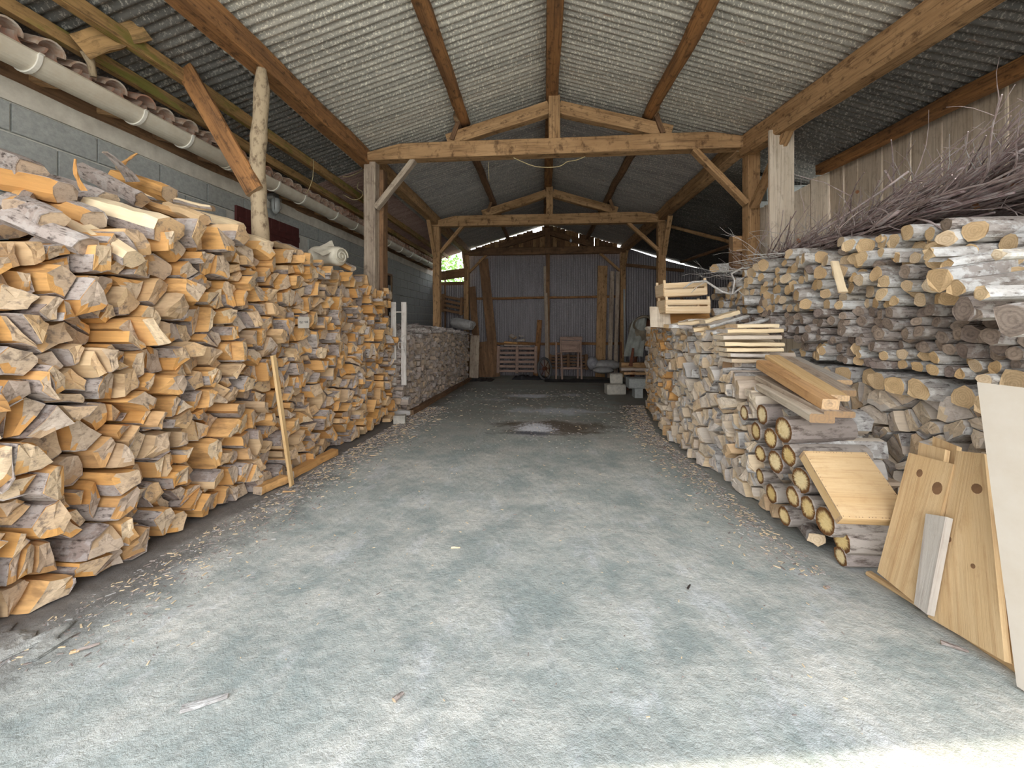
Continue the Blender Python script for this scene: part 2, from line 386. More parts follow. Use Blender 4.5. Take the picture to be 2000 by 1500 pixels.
# trusses and posts
def truss(Y,xl,xr,zb,zt,lb,k=1,king_low=True,mt=BM):
    t=empty('roof_truss',((xl+xr)/2,Y,zb),lb,'truss','timber roof trusses')
    h=zt-zb; zc=(zb+zt)/2
    mb=MB(); r=R.random(); w=.16; L=xr-xl
    # tie beam: top edge chamfered down at both ends
    rings=[]
    for q,(f,hh) in enumerate([(0,.45),(.03,.62),(.1,1),(.22,1.02),(.4,1),(.6,.98),(.78,1.02),(.9,1),(.97,.7),(1,.5)]):
        x=L*f; j=.006*pnoise((x*2,Y,3)); c=.008
        H=h*hh
        rings.append([(x,-w/2+c,j),(x,w/2-c,j),(x,w/2,j+c),(x,w/2,H-c+j),(x,w/2-c,H+j),(x,-w/2+c,H+j),(x,-w/2,H-c+j),(x,-w/2,j+c)])
    prism(mb,rings,r); M,_=frame_for((xl,Y,zb),(xr,Y,zb)); mb.build('tie_beam',mt,t,M)
    cx=RX+.03
    beam('king_post',(cx,Y-.0,zt-.02),(cx,Y,RZ-.2),.15,.14,mt,t,up=(0,-1,0))
    ty=Y+.02
    def r_at(x): return (left_z(x) if x<RX else right_z(x,Y))
    beam('rafter',(cx-.07,ty,RZ-.33),(xl+1.15,ty,zt+.04),.12,.17,mt,t,jit=.006)
    beam('rafter',(cx+.07,ty,RZ-.33),(xr-1.0,ty,zt+.04),.12,.17,mt,t,jit=.006)
    for x in (-1.1,1.42):
        s=1 if x<0 else -1
        beam('cleat',(x-s*.12,Y-.02,r_at(x)-.36),(x-s*.02,Y-.02,r_at(x)-.08),.06,.1,BD,t)
    return t
Y1,Y2,Y3=5.13,8.55,12.3
truss(Y1,-2.44,2.66,3.36,3.57,'front roof truss with pale stained tie beam')
truss(Y2,-2.5,2.62,3.30,3.53,'middle roof truss over the second pair of posts')
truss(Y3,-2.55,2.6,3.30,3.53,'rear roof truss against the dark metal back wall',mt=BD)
def post(x,Y,zt,lb,braces,mt=BM,w=.16,zb=None,extra=None):
    zb=fz(Y) if zb is None else zb
    t=empty('timber_post',(x,Y,zb),lb,'post','timber posts')
    beam('shaft',(x,Y,zb),(x,Y,zt),w,w,mt,t,up=(0,-1,0),jit=.006)
    for a,b,ww in braces: beam('brace',a,b,.07,ww,mt,t,up=(0,-1,0) if abs(a[1]-b[1])<.2 else (1,0,0))
    if extra: extra(t)
    return t
post(-2.38,Y1+.06,3.40,'first left post rising out of the near log stack',[((-2.29,Y1,2.72),(-1.75,Y1,3.37),.10)],BG,extra=lambda t: beam('plank',(-2.27,Y1+.2,fz(Y1)),(-2.27,Y1+.2,3.3),.16,.06,BD,t,up=(1,0,0)))
post(2.66,Y1+.02,3.36,'first right post beside the vertical grey boards',[((2.58,Y1-.02,2.66),(1.93,Y1-.02,3.37),.10),((2.64,Y1-.08,2.60),(2.62,4.30,3.24),.09)],BM,w=.15)
post(-2.40,Y2+.04,3.35,'second left post behind the rear log stack',[((-2.31,Y2,2.72),(-1.8,Y2,3.31),.09),((-2.42,Y2-.06,2.6),(-2.44,Y2-.5,3.35),.08)],BM)
post(2.57,Y2+.04,3.33,'second right post beyond the slatted crates',[((2.5,Y2,2.7),(1.85,Y2,3.31),.09),((2.6,Y2-.06,2.6),(2.56,Y2-.6,3.3),.09)],BM)
post(-2.46,Y3,3.33,'third left post at the back wall',[((-2.38,Y3,2.75),(-1.8,Y3,3.31),.08),((-2.46,Y3-.06,2.5),(-2.44,Y3-.7,3.3),.07)],BM)
post(2.5,Y3,3.33,'third right post at the back wall',[((2.42,Y3,2.75),(1.8,Y3,3.31),.08),((2.5,Y3-.06,2.6),(2.52,Y3-.6,3.3),.07)],BM)
post(.16,Y3,3.33,'centre post of the dark metal back wall',[],BD,w=.12)
# rough round prop with a plank brace, in the near left stack
t=empty('round_prop',(-2.42,3.11,1.4),'rough forked pole prop standing in the near left stack under the wall plate','post')
mb=MB(); pts=[];rads=[]
for k in range(15):
    f=k/14; z=1.45+f*2.0; pts.append((-2.42+.012*math.sin(f*9),3.11+.01*math.cos(f*7),z)); rads.append((.068-.01*f)*(1+.09*math.sin(k*2.3)))
rads[-1]=.02; rads[-2]=.04
M_PROP=bark_mat('pale_pole_bark',[(0,(.42,.33,.22)),(1,(.34,.25,.15))],crack=(.12,.08,.05),sc=.6)
tube_mb(mb,pts,rads,10,.3); mb.build('pole',M_PROP,t,smooth=True)
beam('brace',(-3.08,3.08,3.34),(-2.40,3.03,2.25),.15,.04,[M_BEAMR,E_BEAM],t,up=(0,-1,0),jit=.004)
# slab of wood on a short forked stick, above the gutter
t=empty('slab_prop',(-3.3,2.4,2.95),'rough bark-edged slab wedged under the lean-to purlins on a short stick','prop')
a=at(155,92,X=-3.3); b=at(280,55,X=-3.02)
beam('slab',a,b,.05,.15,BMM,t,up=(0,-.6,1),jit=.012)
mb=MB(); tube_mb(mb,[at(183,150,X=-3.32),at(178,125,X=-3.32),at(168,100,X=-3.3)],[.02,.025,.035],8); mb.build('stick',M_PROP,t,smooth=True)

# ------------------------------------------------------------------ left block wall of the house
M_BLK=plain('concrete_block',(.36,.37,.35),.95,sc=30,c2=(.26,.27,.26),bump=.6)
M_MORT=plain('mortar',(.56,.55,.50),.95,sc=14,c2=(.44,.43,.39),bump=.6)
M_RING=plain('cast_concrete',(.60,.56,.48),.95,sc=7,c2=(.42,.38,.32),bump=.9)
mb=MB(); box_mb(mb,-3.82,-3.61,-1.5,12.6,-.75,2.67)
wl=tag(mb.build('wall_left',[M_MORT,M_MORT]),'grey concrete block wall of the neighbouring house on the left','wall',kind='structure')
mb=MB(); ys=[-1.5+i*.3 for i in range(48)]
prism(mb,[[(y,3.595+.012*pnoise((y,0,0)),2.655+.008*pnoise((y*2,1,0))),(y,3.595+.012*pnoise((y,4,0)),2.80+.01*pnoise((y*2,7,0))),(y,3.82,2.8),(y,3.82,2.655)] for y in ys],.5)
mb.build('ring_beam',[M_RING,M_RING],wl,Matrix.Rotation(math.pi/2,4,'Z'))
bmesh0=None
for row in range(8):
    zt=2.655-row*.21; ystart=.8 if row<5 else 5.2
    y=ystart-(.255 if row%2 else 0)
    while y<12.5:
        skip=(4.2<y+.25<5.45 and zt<2.55 and zt>1.4) or (8.15<y+.25<8.95 and zt<2.3)
        if not skip:
            mb=MB(); box_mb(mb,0,.493,-.02,.012+R.uniform(-.002,.003),-.193,0,R.random(),c=.004)
            if bmesh0 is None or R.random()<.08: o=mb.build('block',[M_BLK,M_BLK],wl,Matrix.Translation((-3.6,y,zt-.005))@Matrix.Rotation(math.pi/2,4,'Z')@Matrix.Rotation(math.pi,4,'X')@Matrix.Translation((0,0,.2))); bmesh0=bmesh0 or o.data
            else: link(bpy.data.objects.new('block',bmesh0),wl,Matrix.Translation((-3.6+R.uniform(-.002,.002),y,zt-.005))@Matrix.Rotation(math.pi/2,4,'Z')@Matrix.Rotation(math.pi,4,'X')@Matrix.Translation((0,0,.2)))
        y+=.51
# dark red shutters
M_SHUT=plain('dark_red_paint',(.085,.022,.02),.7,var=.3)
M_IRON=plain('iron',(.1,.08,.07),.6,.6)
sh=empty('window_1',(-3.57,4.82,1.5),'dark red wooden shutters on the block wall behind the near left stack','shutters',kind='structure')
for i in range(8):
    mb=MB(); box_mb(mb,0,1.05,-.07,.07,-.015,.015,R.random(),c=.004); M=Matrix.Translation((-3.575,4.28+.145*i,1.47))@Matrix.Rotation(-math.pi/2,4,'Y'); mb.build('board',[M_SHUT,M_SHUT],sh,M)
for z in (1.7,2.35):
    mb=MB(); box_mb(mb,4.25,5.36,3.55,3.565,z-.04,z+.04); mb.build('strap',[M_SHUT,M_SHUT],sh,Matrix.Rotation(math.pi/2,4,'Z'))
M_DARK=plain('dark_glass',(.02,.02,.025),.2,var=.2)
w2=empty('window_2',(-3.58,8.5,1.3),'small dark window in the block wall beyond the first left post','window',kind='structure')
mb=MB(); box_mb(mb,8.2,8.85,3.6,3.63,1.3,2.23); mb.build('pane',[M_DARK,M_DARK],w2,Matrix.Rotation(math.pi/2,4,'Z'))
for (y0,y1,z0,z1) in ((8.15,8.2,1.25,2.28),(8.85,8.9,1.25,2.28),(8.2,8.85,2.23,2.28),(8.2,8.85,1.25,1.3),(8.5,8.54,1.3,2.23)):
    mb=MB(); box_mb(mb,y0,y1,3.57,3.61,z0,z1); mb.build('frame',BD,w2,Matrix.Rotation(math.pi/2,4,'Z'))
# bulkhead lamp
M_GALV=plain('dull_metal',(.30,.30,.29),.45,.7)
M_LGLASS=plain('ribbed_glass',(.32,.33,.32),.15,var=.15)
lp_=empty('bulkhead_lamp',(-3.56,4.8,2.7),'small caged bulkhead lamp high on the block wall beside the pole prop','lamp')
mb=MB(); tube_mb(mb,[(-3.6,4.8,2.8),(-3.5,4.8,2.8)],.06,12); mb.build('housing',M_GALV,lp_,smooth=False)
mb=MB(); tube_mb(mb,[(-3.51,4.8,2.78),(-3.51,4.8,2.7),(-3.51,4.8,2.62),(-3.51,4.8,2.58)],[.05,.055,.048,.02],12); mb.build('glass_dome',M_LGLASS,lp_,smooth=True)
mb=MB()
for k in range(4):
    a=k*math.pi/2+.4; tube_mb(mb,[(-3.51+.06*math.cos(a),4.8+.06*math.sin(a),2.79),(-3.51+.064*math.cos(a),4.8+.064*math.sin(a),2.65),(-3.51,4.8,2.56)],.004,5)
mb.build('wire_guard',M_GALV,lp_)

# gutter
M_PVC=plain('aged_pvc',(.62,.57,.47),.5,sc=6,c2=(.50,.43,.33),bump=.05)
M_PVC2=plain('pale_pvc',(.74,.70,.62),.45,var=.1)
gt=empty('gutter',(-3.38,5,2.8),'dirty cream half-round plastic gutter along the house eave','gutter')
def half_round(mb,y0,y1,r,th,cx=-3.38,cz=2.905,n=14,lip=.012):
    prof=[]
    for k in range(n+1):
        a=math.pi+math.pi*k/n; prof.append((cx+r*math.cos(a),cz+r*math.sin(a)*1.05))
    prof.append((cx+r+lip,cz+.004)); prof.append((cx+r,cz-.012+.02))
    inner=[(cx+(r-th)*math.cos(math.pi+math.pi*k/n),cz+(r-th)*math.sin(math.pi+math.pi*k/n)) for k in range(n,-1,-1)]
    prof+=inner
    prism(mb,[[(y,-a,b) for a,b in prof] for y in (y0,y1)],.5,caps=True)
ROTZ=Matrix.Rotation(math.pi/2,4,'Z')
clips=[.9,1.6,2.26,2.93,3.36,3.89,4.56,5.09,5.93,6.6,7.4,8.1,8.8,9.5,10.2,10.9,11.6]
yy=[-1.0,1.3,3.89,6.2,8.7,11.9]
for a,b in zip(yy,yy[1:]):
    mb=MB(); half_round(mb,a,b,.098,.004); mb.build('gutter_length',[M_PVC,M_PVC],gt,ROTZ,smooth=False)
for y in clips:
    mb=MB(); half_round(mb,y-.012,y+.012,.108,.014,lip=.016); mb.build('bracket',[M_PVC2,M_PVC2],gt,ROTZ)
mb=MB(); half_round(mb,3.84,3.94,.104,.008); mb.build('joint_collar',[M_PVC,M_PVC],gt,ROTZ)
# eave woodwork and canal tiles of the house roof
M_TILE=plain('terracotta',(.42,.17,.09),.9,sc=9,c2=(.30,.25,.20),bump=.5)
M_TILE2=plain('lichened_terracotta',(.56,.50,.42),.95,sc=10,c2=(.38,.22,.14),bump=.6)
hr=empty('house_roof',(-3.6,5,2.8),'eave of the neighbouring house with old clay canal tiles','roof','neighbouring house')
hr.pop('group') if 'group' in hr else None
beam('eave_beam',(-3.66,-1.2,2.86),(-3.66,12.5,2.86),.12,.13,BD,hr,seg=20,jit=.01)
y=.9
while y<12.3:
    beam('rafter_end',(-3.75,y,2.93),(-3.44,y+R.uniform(-.02,.02),2.865),.07,.09,BM if R.random()<.5 else BD,hr); y+=.42+R.uniform(-.06,.06)
mb=MB(); box_mb(mb,-1.2,12.5,3.42,3.9,2.935,2.95); mb.build('eave_board',BD,hr,ROTZ@Matrix.Rotation(0,4,'X'))
def tile_mesh(up,mat):
    mb=MB(); rings=[]
    for x,r in ((0,.085),(.42,.07)):
        o=[(x,r*math.cos(math.pi*k/9),r*math.sin(math.pi*k/9)*.9) for k in range(10)]
        i=[(x,(r-.013)*math.cos(math.pi*k/9),(r-.013)*math.sin(math.pi*k/9)*.9) for k in range(9,-1,-1)]
        rings.append([(p[0],p[1],p[2] if up else -p[2]+.05) for p in (o+i if up else (o+i)[::-1])])
    prism(mb,rings,R.random()); o=mb.build('tmp_tile',[mat,mat]); me=o.data; bpy.data.objects.remove(o); return me
covers=[tile_mesh(1,M_TILE),tile_mesh(1,M_TILE2)]; chan=tile_mesh(0,M_TILE)
y=.9
while y<12.2:
    for me,dy,dz in ((covers[R.random()<.85],0,.045),(chan,.105,.0)):
        o=bpy.data.objects.new('cover_tile' if dy==0 else 'channel_tile',me)
        M=Matrix.Translation((-3.37+R.uniform(-.03,.02),y+dy,2.945+dz+.02*R.random()))@Matrix.Rotation(math.pi,4,'Z')@Matrix.Rotation(-.29,4,'Y')@Matrix.Rotation(R.uniform(-.05,.05),4,'Z')
        link(o,hr,M)
    y+=.21

# ------------------------------------------------------------------ right boards, blocks, rear walls
wr=empty('wall_right',(3.7,2,0),'grey weathered vertical board wall behind the log and brushwood stack','wall',kind='structure')
y=5.25; k=0
while y>-.6:
    w=R.uniform(.2,.33); zt=3.115+R.uniform(-.012,.012)+.028*(2-y)*0
    beam('board',(3.7+R.uniform(-.012,.012),y-w/2,.3),(3.7+R.uniform(-.012,.012),y-w/2,zt),w-.008,.028,BB,wr,up=(1,0,0),seg=4,jit=.004); y-=w; k+=1
# partition at the first truss
def board_v(x0,x1,Y,z0,zt0,zt1,par,mt=BB,name='board'):
    mb=MB(); w=x1-x0
    vs=[]; th=.028
    sec=lambda z,a,b:[(z,a,0),(z,b,0),(z,b,th),(z,a,th)]
    r0=[(0,0,0),(0,w,0),(0,w,th),(0,0,th)]; r1=[(zt0-z0,0,0),(zt1-z0,w,0),(zt1-z0,w,th),(zt0-z0,0,th)]
    prism(mb,[r0,r1],R.random())
    M=Matrix(((0,1,0,x0),(0,0,1,Y),(1,0,0,z0),(0,0,0,1)))
    return mb.build(name,mt,par,M)
pt=empty('wall_partition',(3.2,5.3,0),'stepped vertical boards closing the right aisle beside the first post','wall',kind='structure')
for x0,x1,a,b in [(2.74,2.9,2.62,2.66),(2.9,3.09,2.68,2.7),(3.09,3.46,2.75,2.95),(3.46,3.80,3.0,3.12)]:
    board_v(x0,x1-.008,5.26+R.uniform(-.008,.008),.3,a,b,pt)
pl=empty('hanging_boards',(2.7,4.35,1.9),'two long vertical boards nailed under the big right beam','boards')
for px0,px1,pb in ((1503,1530,475),(1529,1553,470)):
    a=at(px0,300,Y=4.42); b=at(px1,300,Y=4.42); c=at(px0,pb,Y=4.42)
    board_v(a.x,b.x,4.42+(.015 if px0>1510 else 0),c.z-.1,3.26,3.26,pl,BB)
wb_=empty('wall_block_return',(3.3,5.9,0),'grey block wall glimpsed above the stepped boards','wall',kind='structure')
mb=MB(); box_mb(mb,3.16,6.4,5.97,6.1,-.3,2.36); mb.build('mortar',[M_MORT,M_MORT],wb_)
for r_ in range(8):
    x=2.78-(.25 if r_%2 else 0)
    while x<4.6:
        if x+.4<3.2: x+=.505; continue
        x0=max(x,3.18); z0=2.1+r_*.21-.0; 
        if z0<right_z(x0+.2,5.95)-.06:
            mb=MB(); box_mb(mb,x0,x+.495,5.925,6.09,z0,min(z0+.2,right_z(x+.49,5.95)-.01),R.random(),c=.004); mb.build('block',[M_BLK,M_BLK],wb_)
        x+=.505
# corrugated vertical cladding
def vclad(name,X0,X1,Y,z0,z1f,par,mat,nm='cladding_sheet',w=11*PITCH,axis='x'):
    x=X0;k=0
    while x<X1-.02:
        xe=min(x+w+.5*PITCH,X1); mb=MB(); n=max(6,int((xe-x)/PITCH*6)); vs=[];fs=[];ms=[];uv=[]; r=R.random()
        for q in range(3):
            for i in range(n+1):
                X=x+(xe-x)*i/n; z=z0+(z1f(X)-z0)*q/2; d=.009*math.sin(2*math.pi*X/PITCH)+(.004 if k%2 else 0)
                vs.append((X,Y+d,z) if axis=='x' else (Y+d,X,z))
        for q in range(2):
            for i in range(n):
                a=q*(n+1)+i; f=(a,a+1,a+n+2,a+n+1); fs.append(f); ms.append(0); uv.append([(vs[j][2],vs[j][0]+vs[j][1]) for j in f])
        mb.add(vs,fs,ms,uv,r); mb.build(nm,mat,par,smooth=True); x+=w;k+=1
wbk=empty('wall_back',(0,12.55,0),'dark corrugated metal back wall of the shed','wall',kind='structure')
vclad('b',-2.45,2.5,12.5,-.62,lambda X:1.75,wbk,MR_WALL); vclad('b',-2.45,2.5,12.53,1.6,lambda X:3.34,wbk,MR_WALL)
vclad('b',2.5,6.3,12.5,-.62,lambda X:right_z(X,12)-.075-.03*math.sin(X*2),wbk,MR_WALL)
vclad('b',-3.6,-2.45,12.5,-.62,lambda X:2.42,wbk,MR_WALL)
for z,s,mt in ((1.93,.07,BR),(.45,.08,BR)):
    beam('rail',(-2.4,12.42,z-.02),(2.45,12.42,z+.02),s,s,mt,wbk,seg=14,jit=.01,up=(0,0,1))
beam('rail',(2.6,12.4,2.95),(4.4,12.4,2.75),.07,.09,BD,wbk); beam('rail',(-3.5,12.4,2.4),(-2.5,12.4,2.42),.06,.1,BD,wbk)
beam('rail',(-3.55,12.46,2.64),(-2.5,12.46,2.78),.03,.30,BD,wbk,up=(0,0,1)); beam('stud',(-3.2,12.42,-.6),(-3.2,12.42,2.8),.05,.05,BD,wbk)
# loose short boards in the gable, with gaps of daylight
x=-2.2
while x<2.35:
    w=R.uniform(.07,.16)
    if 1: 
        zt=min(left_z(x) if x<RX else right_z(x,12),9)-R.uniform(.025,.05)-(.1 if -.32<x<-.08 else 0)
        if zt>3.45: beam('gable_board',(x+w/2,12.50+.024*(int(x*50)%2),3.38),(x+w/2+R.uniform(-.006,.006),12.50+.024*(int(x*50)%2),zt),w*1.04,.02,BM if R.random()<.5 else BD,wbk,up=(0,-1,0),seg=1)
    x+=w+(R.uniform(.006,.02) if R.random()<.16 else -.004)
ws=empty('wall_side_rear',(6.3,9,0),'dark metal side wall of the right rear aisle','wall',kind='structure')
vclad('s',5.3,12.6,6.32,-.62,lambda X:2.42,ws,MR_WALL,axis='y')
# right aisle rafters
ra=empty('aisle_rafter',(3.6,9.6,2.4),'pale pole rafter slanting across the dark right aisle','beam')
beam('pole',at(1310,442,Y=9.3),at(1445,478,Y=8.2),.08,.08,BM,ra,round_=True,seg=8)
ra=empty('aisle_strut',(3.6,8,2),'dark diagonal strut low in the right aisle roof','beam')
beam('pole',at(1330,512,Y=11),at(1440,475,Y=8.2),.08,.08,BD,ra,round_=True,seg=8)
# ------------------------------------------------------------------ wood materials of the stacks
OR_S=wood_side('orange_split_face',[(0,(.64,.33,.10)),(.35,(.72,.42,.17)),(.6,(.52,.26,.08)),(.8,(.66,.47,.27)),(1,(.42,.29,.18))],stain=(.16,.085,.04),amt=.6)
OR_E=wood_end('orange_log_end',[(0,(.62,.44,.26)),(.2,(.44,.33,.24)),(.4,(.70,.53,.34)),(.6,(.38,.30,.24)),(.8,(.58,.38,.20)),(1,(.50,.41,.33))],stain=(.20,.15,.115),amt=.9,ringamt=.08)
OR_B=bark_mat('brown_bark',[(0,(.34,.27,.23)),(.5,(.42,.36,.32)),(1,(.25,.19,.16))],lich=(.50,.46,.43),lamt=.4)
GR_S=wood_side('grey_split_face',[(0,(.60,.54,.47)),(.4,(.68,.52,.33)),(.7,(.52,.50,.48)),(1,(.64,.44,.25))],stain=(.22,.17,.13),amt=.4)
GR_E=wood_end('pale_log_end',[(0,(.68,.56,.42)),(.3,(.58,.52,.47)),(.6,(.72,.60,.44)),(1,(.64,.46,.28))],stain=(.30,.24,.19),amt=.6,ringamt=.12)
GR_B=bark_mat('grey_bark',[(0,(.36,.33,.30)),(.5,(.44,.42,.40)),(1,(.28,.25,.23))],lich=(.58,.57,.54))
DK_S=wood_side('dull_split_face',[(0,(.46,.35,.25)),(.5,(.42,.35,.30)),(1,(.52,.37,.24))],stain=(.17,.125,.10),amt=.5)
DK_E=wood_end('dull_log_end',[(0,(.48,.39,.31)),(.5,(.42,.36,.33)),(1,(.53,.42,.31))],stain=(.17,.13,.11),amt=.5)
RN_E=wood_end('round_branch_end',[(0,(.70,.49,.26)),(.4,(.76,.58,.36)),(.7,(.64,.45,.25)),(1,(.72,.60,.44))],stain=(.38,.24,.12),amt=.3,rings=260,ringamt=.3)
RN_B=bark_mat('lichened_branch_bark',[(0,(.44,.41,.38)),(.4,(.55,.53,.50)),(.7,(.36,.32,.29)),(1,(.50,.46,.40))],crack=(.16,.13,.11),lich=(.68,.68,.66),sc=.8)
RD_E=wood_end('dark_branch_end',[(0,(.32,.26,.22)),(.6,(.42,.33,.26)),(1,(.25,.20,.18))],stain=(.09,.07,.06),amt=.5,ringamt=.3)
RD_B=bark_mat('dark_branch_bark',[(0,(.33,.275,.24)),(.5,(.42,.37,.335)),(1,(.26,.21,.185))],lich=(.55,.52,.49))
ST_E=wood_end('stake_end',[(0,(.82,.64,.33)),(.5,(.76,.55,.22)),(1,(.84,.70,.42))],stain=(.45,.24,.05),amt=.35,rings=120,ringamt=.05,rim=(.14,.06,.018),rimr=.044)
ST_B=bark_mat('stake_bark',[(0,(.30,.26,.23)),(.5,(.38,.33,.28)),(1,(.24,.20,.18))],crack=(.07,.05,.04),sc=.5)

def clip(poly,nx,ny,d):
    out=[]; m=len(poly)
    for i in range(m):
        a=poly[i]; b=poly[(i+1)%m]; fa=a[0]*nx+a[1]*ny-d; fb=b[0]*nx+b[1]*ny-d
        if fa<=0: out.append(a)
        if (fa<0<fb) or (fb<0<fa):
            t=fa/(fa-fb); out.append((a[0]+(b[0]-a[0])*t,a[1]+(b[1]-a[1])*t))
    return out
def area(p): return .5*sum(p[i][0]*p[(i+1)%len(p)][1]-p[(i+1)%len(p)][0]*p[i][1] for i in range(len(p)))
def centroid(p):
    A=area(p)*6 or 1e-9; cx=cy=0
    for i in range(len(p)):
        a=p[i];b=p[(i+1)%len(p)];q=a[0]*b[1]-b[0]*a[1]; cx+=(a[0]+b[0])*q; cy+=(a[1]+b[1])*q
    return cx/A,cy/A
def voronoi(y0,y1,zbot,ztop,wy,wz,rr,split=.5,jit=.42,sizef=None):
    """cells tiling the face of a stack: brick-like jittered sites, clipped against neighbours; some split into wedges"""
    sites=[]; row=0; z=-wz; grid={}
    zmax=max(ztop(y0+(y1-y0)*i/20)-zbot(y0+(y1-y0)*i/20) for i in range(21))
    h=-wz*.5; row=-1
    while h<zmax+wz*1.6:
        y=y0-wy*2+(row%2)*wy*.5
        while y<y1+wy*2:
            s=sizef(y,h) if sizef else 1
            yy=y+rr.uniform(-jit,jit)*wy; zz=zbot(yy)+h+rr.uniform(-jit,jit)*wz*(.5 if row<=0 else 1)
            sites.append((yy,zz,row)); y+=wy
        h+=wz; row+=1
    for i,s in enumerate(sites): grid.setdefault((int(s[0]//wy),int(s[1]//wz)),[]).append(i)
    cells=[]; ax=wz/wy
    for i,(y,z,row) in enumerate(sites):
        if not(y0<=y<=y1) or row<0: continue
        if z>ztop(y)-wz*.25: continue
        p=[(y-wy*1.6,z-wz*1.6),(y+wy*1.6,z-wz*1.6),(y+wy*1.6,z+wz*1.6),(y-wy*1.6,z+wz*1.6)]
        gi,gj=int(y//wy),int(z//wz)
        for a in range(-3,4):
            for b in range(-3,4):
                for j in grid.get((gi+a,gj+b),()):
                    if j==i: continue
                    q=sites[j]; dx=(q[0]-y)*ax; dz=q[1]-z   # anisotropic metric
                    nx=dx*ax; nz=dz; d=nx*(y+q[0])/2+nz*(z+q[1])/2
                    p=clip(p,nx,nz,d)
                    if len(p)<3: break
        zb=zbot(y)+.004; p=clip(p,0,-1,-zb)
        if len(p)<3 or area(p)<.0006: continue
        parts=[p]
        if rr.random()<split:
            c=centroid(p); a=rr.gauss(0,.75); nx,ny=math.cos(a),math.sin(a); d=nx*c[0]+ny*c[1]+rr.uniform(-.01,.01)
            parts=[clip(p,nx,ny,d),clip(p,-nx,-ny,-d)]
        for q in parts:
            if len(q)>=3 and area(q)>.0009: cells.append((q,row))
    return cells
def section(poly,rr,n=10,shrink=.006,roundk=None,sharp=.5):
    """resample a cell to n points round its centre; roundk caps the radius (round logs)"""
    cx,cy=centroid(poly); pts=[]
    m=len(poly); rin=1e9
    ed=[]
    for i in range(m):
        a=poly[i];b=poly[(i+1)%m]; ex,ey=b[0]-a[0],b[1]-a[1]; L=math.hypot(ex,ey)
        if L<1e-6: continue
        nx,ny=ey/L,-ex/L; d=nx*(a[0]-cx)+ny*(a[1]-cy); ed.append((nx,ny,d)); rin=min(rin,d)
    if roundk is not None:
        for k in range(n):
            t=2*math.pi*k/n; c,s=math.cos(t),math.sin(t); r=1e9
            for nx,ny,d in ed:
                q=nx*c+ny*s
                if q>1e-4: r=min(r,d/q)
            r=min(r-shrink,rin*roundk); pts.append((max(r,.006)*c,max(r,.006)*s))
        return (cx,cy),pts
    # keep corners, add a jittered midpoint on longer edges
    for i in range(m):
        a=poly[i];b=poly[(i+1)%m]; L=math.dist(a,b)
        la=math.dist(a,(cx,cy)); f=max(0,1-shrink*1.3/max(la,1e-3))
        pts.append(((a[0]-cx)*f,(a[1]-cy)*f))
        if L>.03:
            k=rr.uniform(.35,.65); mx,my=a[0]+(b[0]-a[0])*k-cx,a[1]+(b[1]-a[1])*k-cy
            l=max(math.hypot(mx,my),1e-3); f=max(.2,1-(shrink+rr.uniform(-.003,.007))/l); pts.append((mx*f,my*f))
    # drop near-duplicate points
    out=[]
    for p in pts:
        if not out or math.dist(p,out[-1])>.004: out.append(p)
    if len(out)>3 and math.dist(out[0],out[-1])<.004: out.pop()
    return (cx,cy),out
class Log:
    pass
def make_log(sec,L,rr,tilt=.25,taper=.06,arc=None,rough=.004,facet=False):
    """rings along local +x going INTO the stack; ring 0 is the visible cut end. sec in (across,up)"""
    g=Log(); ty,tz=rr.uniform(-tilt,tilt),rr.uniform(-tilt*.6,tilt*.6)
    rad=max(math.hypot(a,b) for a,b in sec); fan=rr.uniform(-.10,.12); 
    dy,dz=rr.uniform(-.03,.03),rr.uniform(-.02,.02)
    rings=[]
    for k,x in enumerate((0,.05,.16,L)):
        if x>L: continue
        ring=[]
        for i,(a,b) in enumerate(sec):
            s=1-(.055 if k==0 else 0)+(rr.uniform(-rough,rough)/max(rad,.02) if k in(1,2) else 0)
            xo=x+(ty*a+tz*b if k<3 else 0)+(rr.uniform(-.005,.005) if k==0 else 0)
            ring.append((xo,a*s+(0),b*s))
        rings.append(ring)
    if L<=.16: rings.append([(L,a,b) for a,b in sec])
    g.rings=rings; g.arc=arc or []; g.r=rr.random()
    if facet:
        a=rr.uniform(-2.6,-.5) if rr.random()<.7 else rr.uniform(0,6.28)
        g.facet=(math.cos(a),math.sin(a),rad*rr.uniform(.0,.6),rr.choice((0,0,.4,.8)) ,[rr.uniform(-.003,.003) for _ in range(7)])
    return g
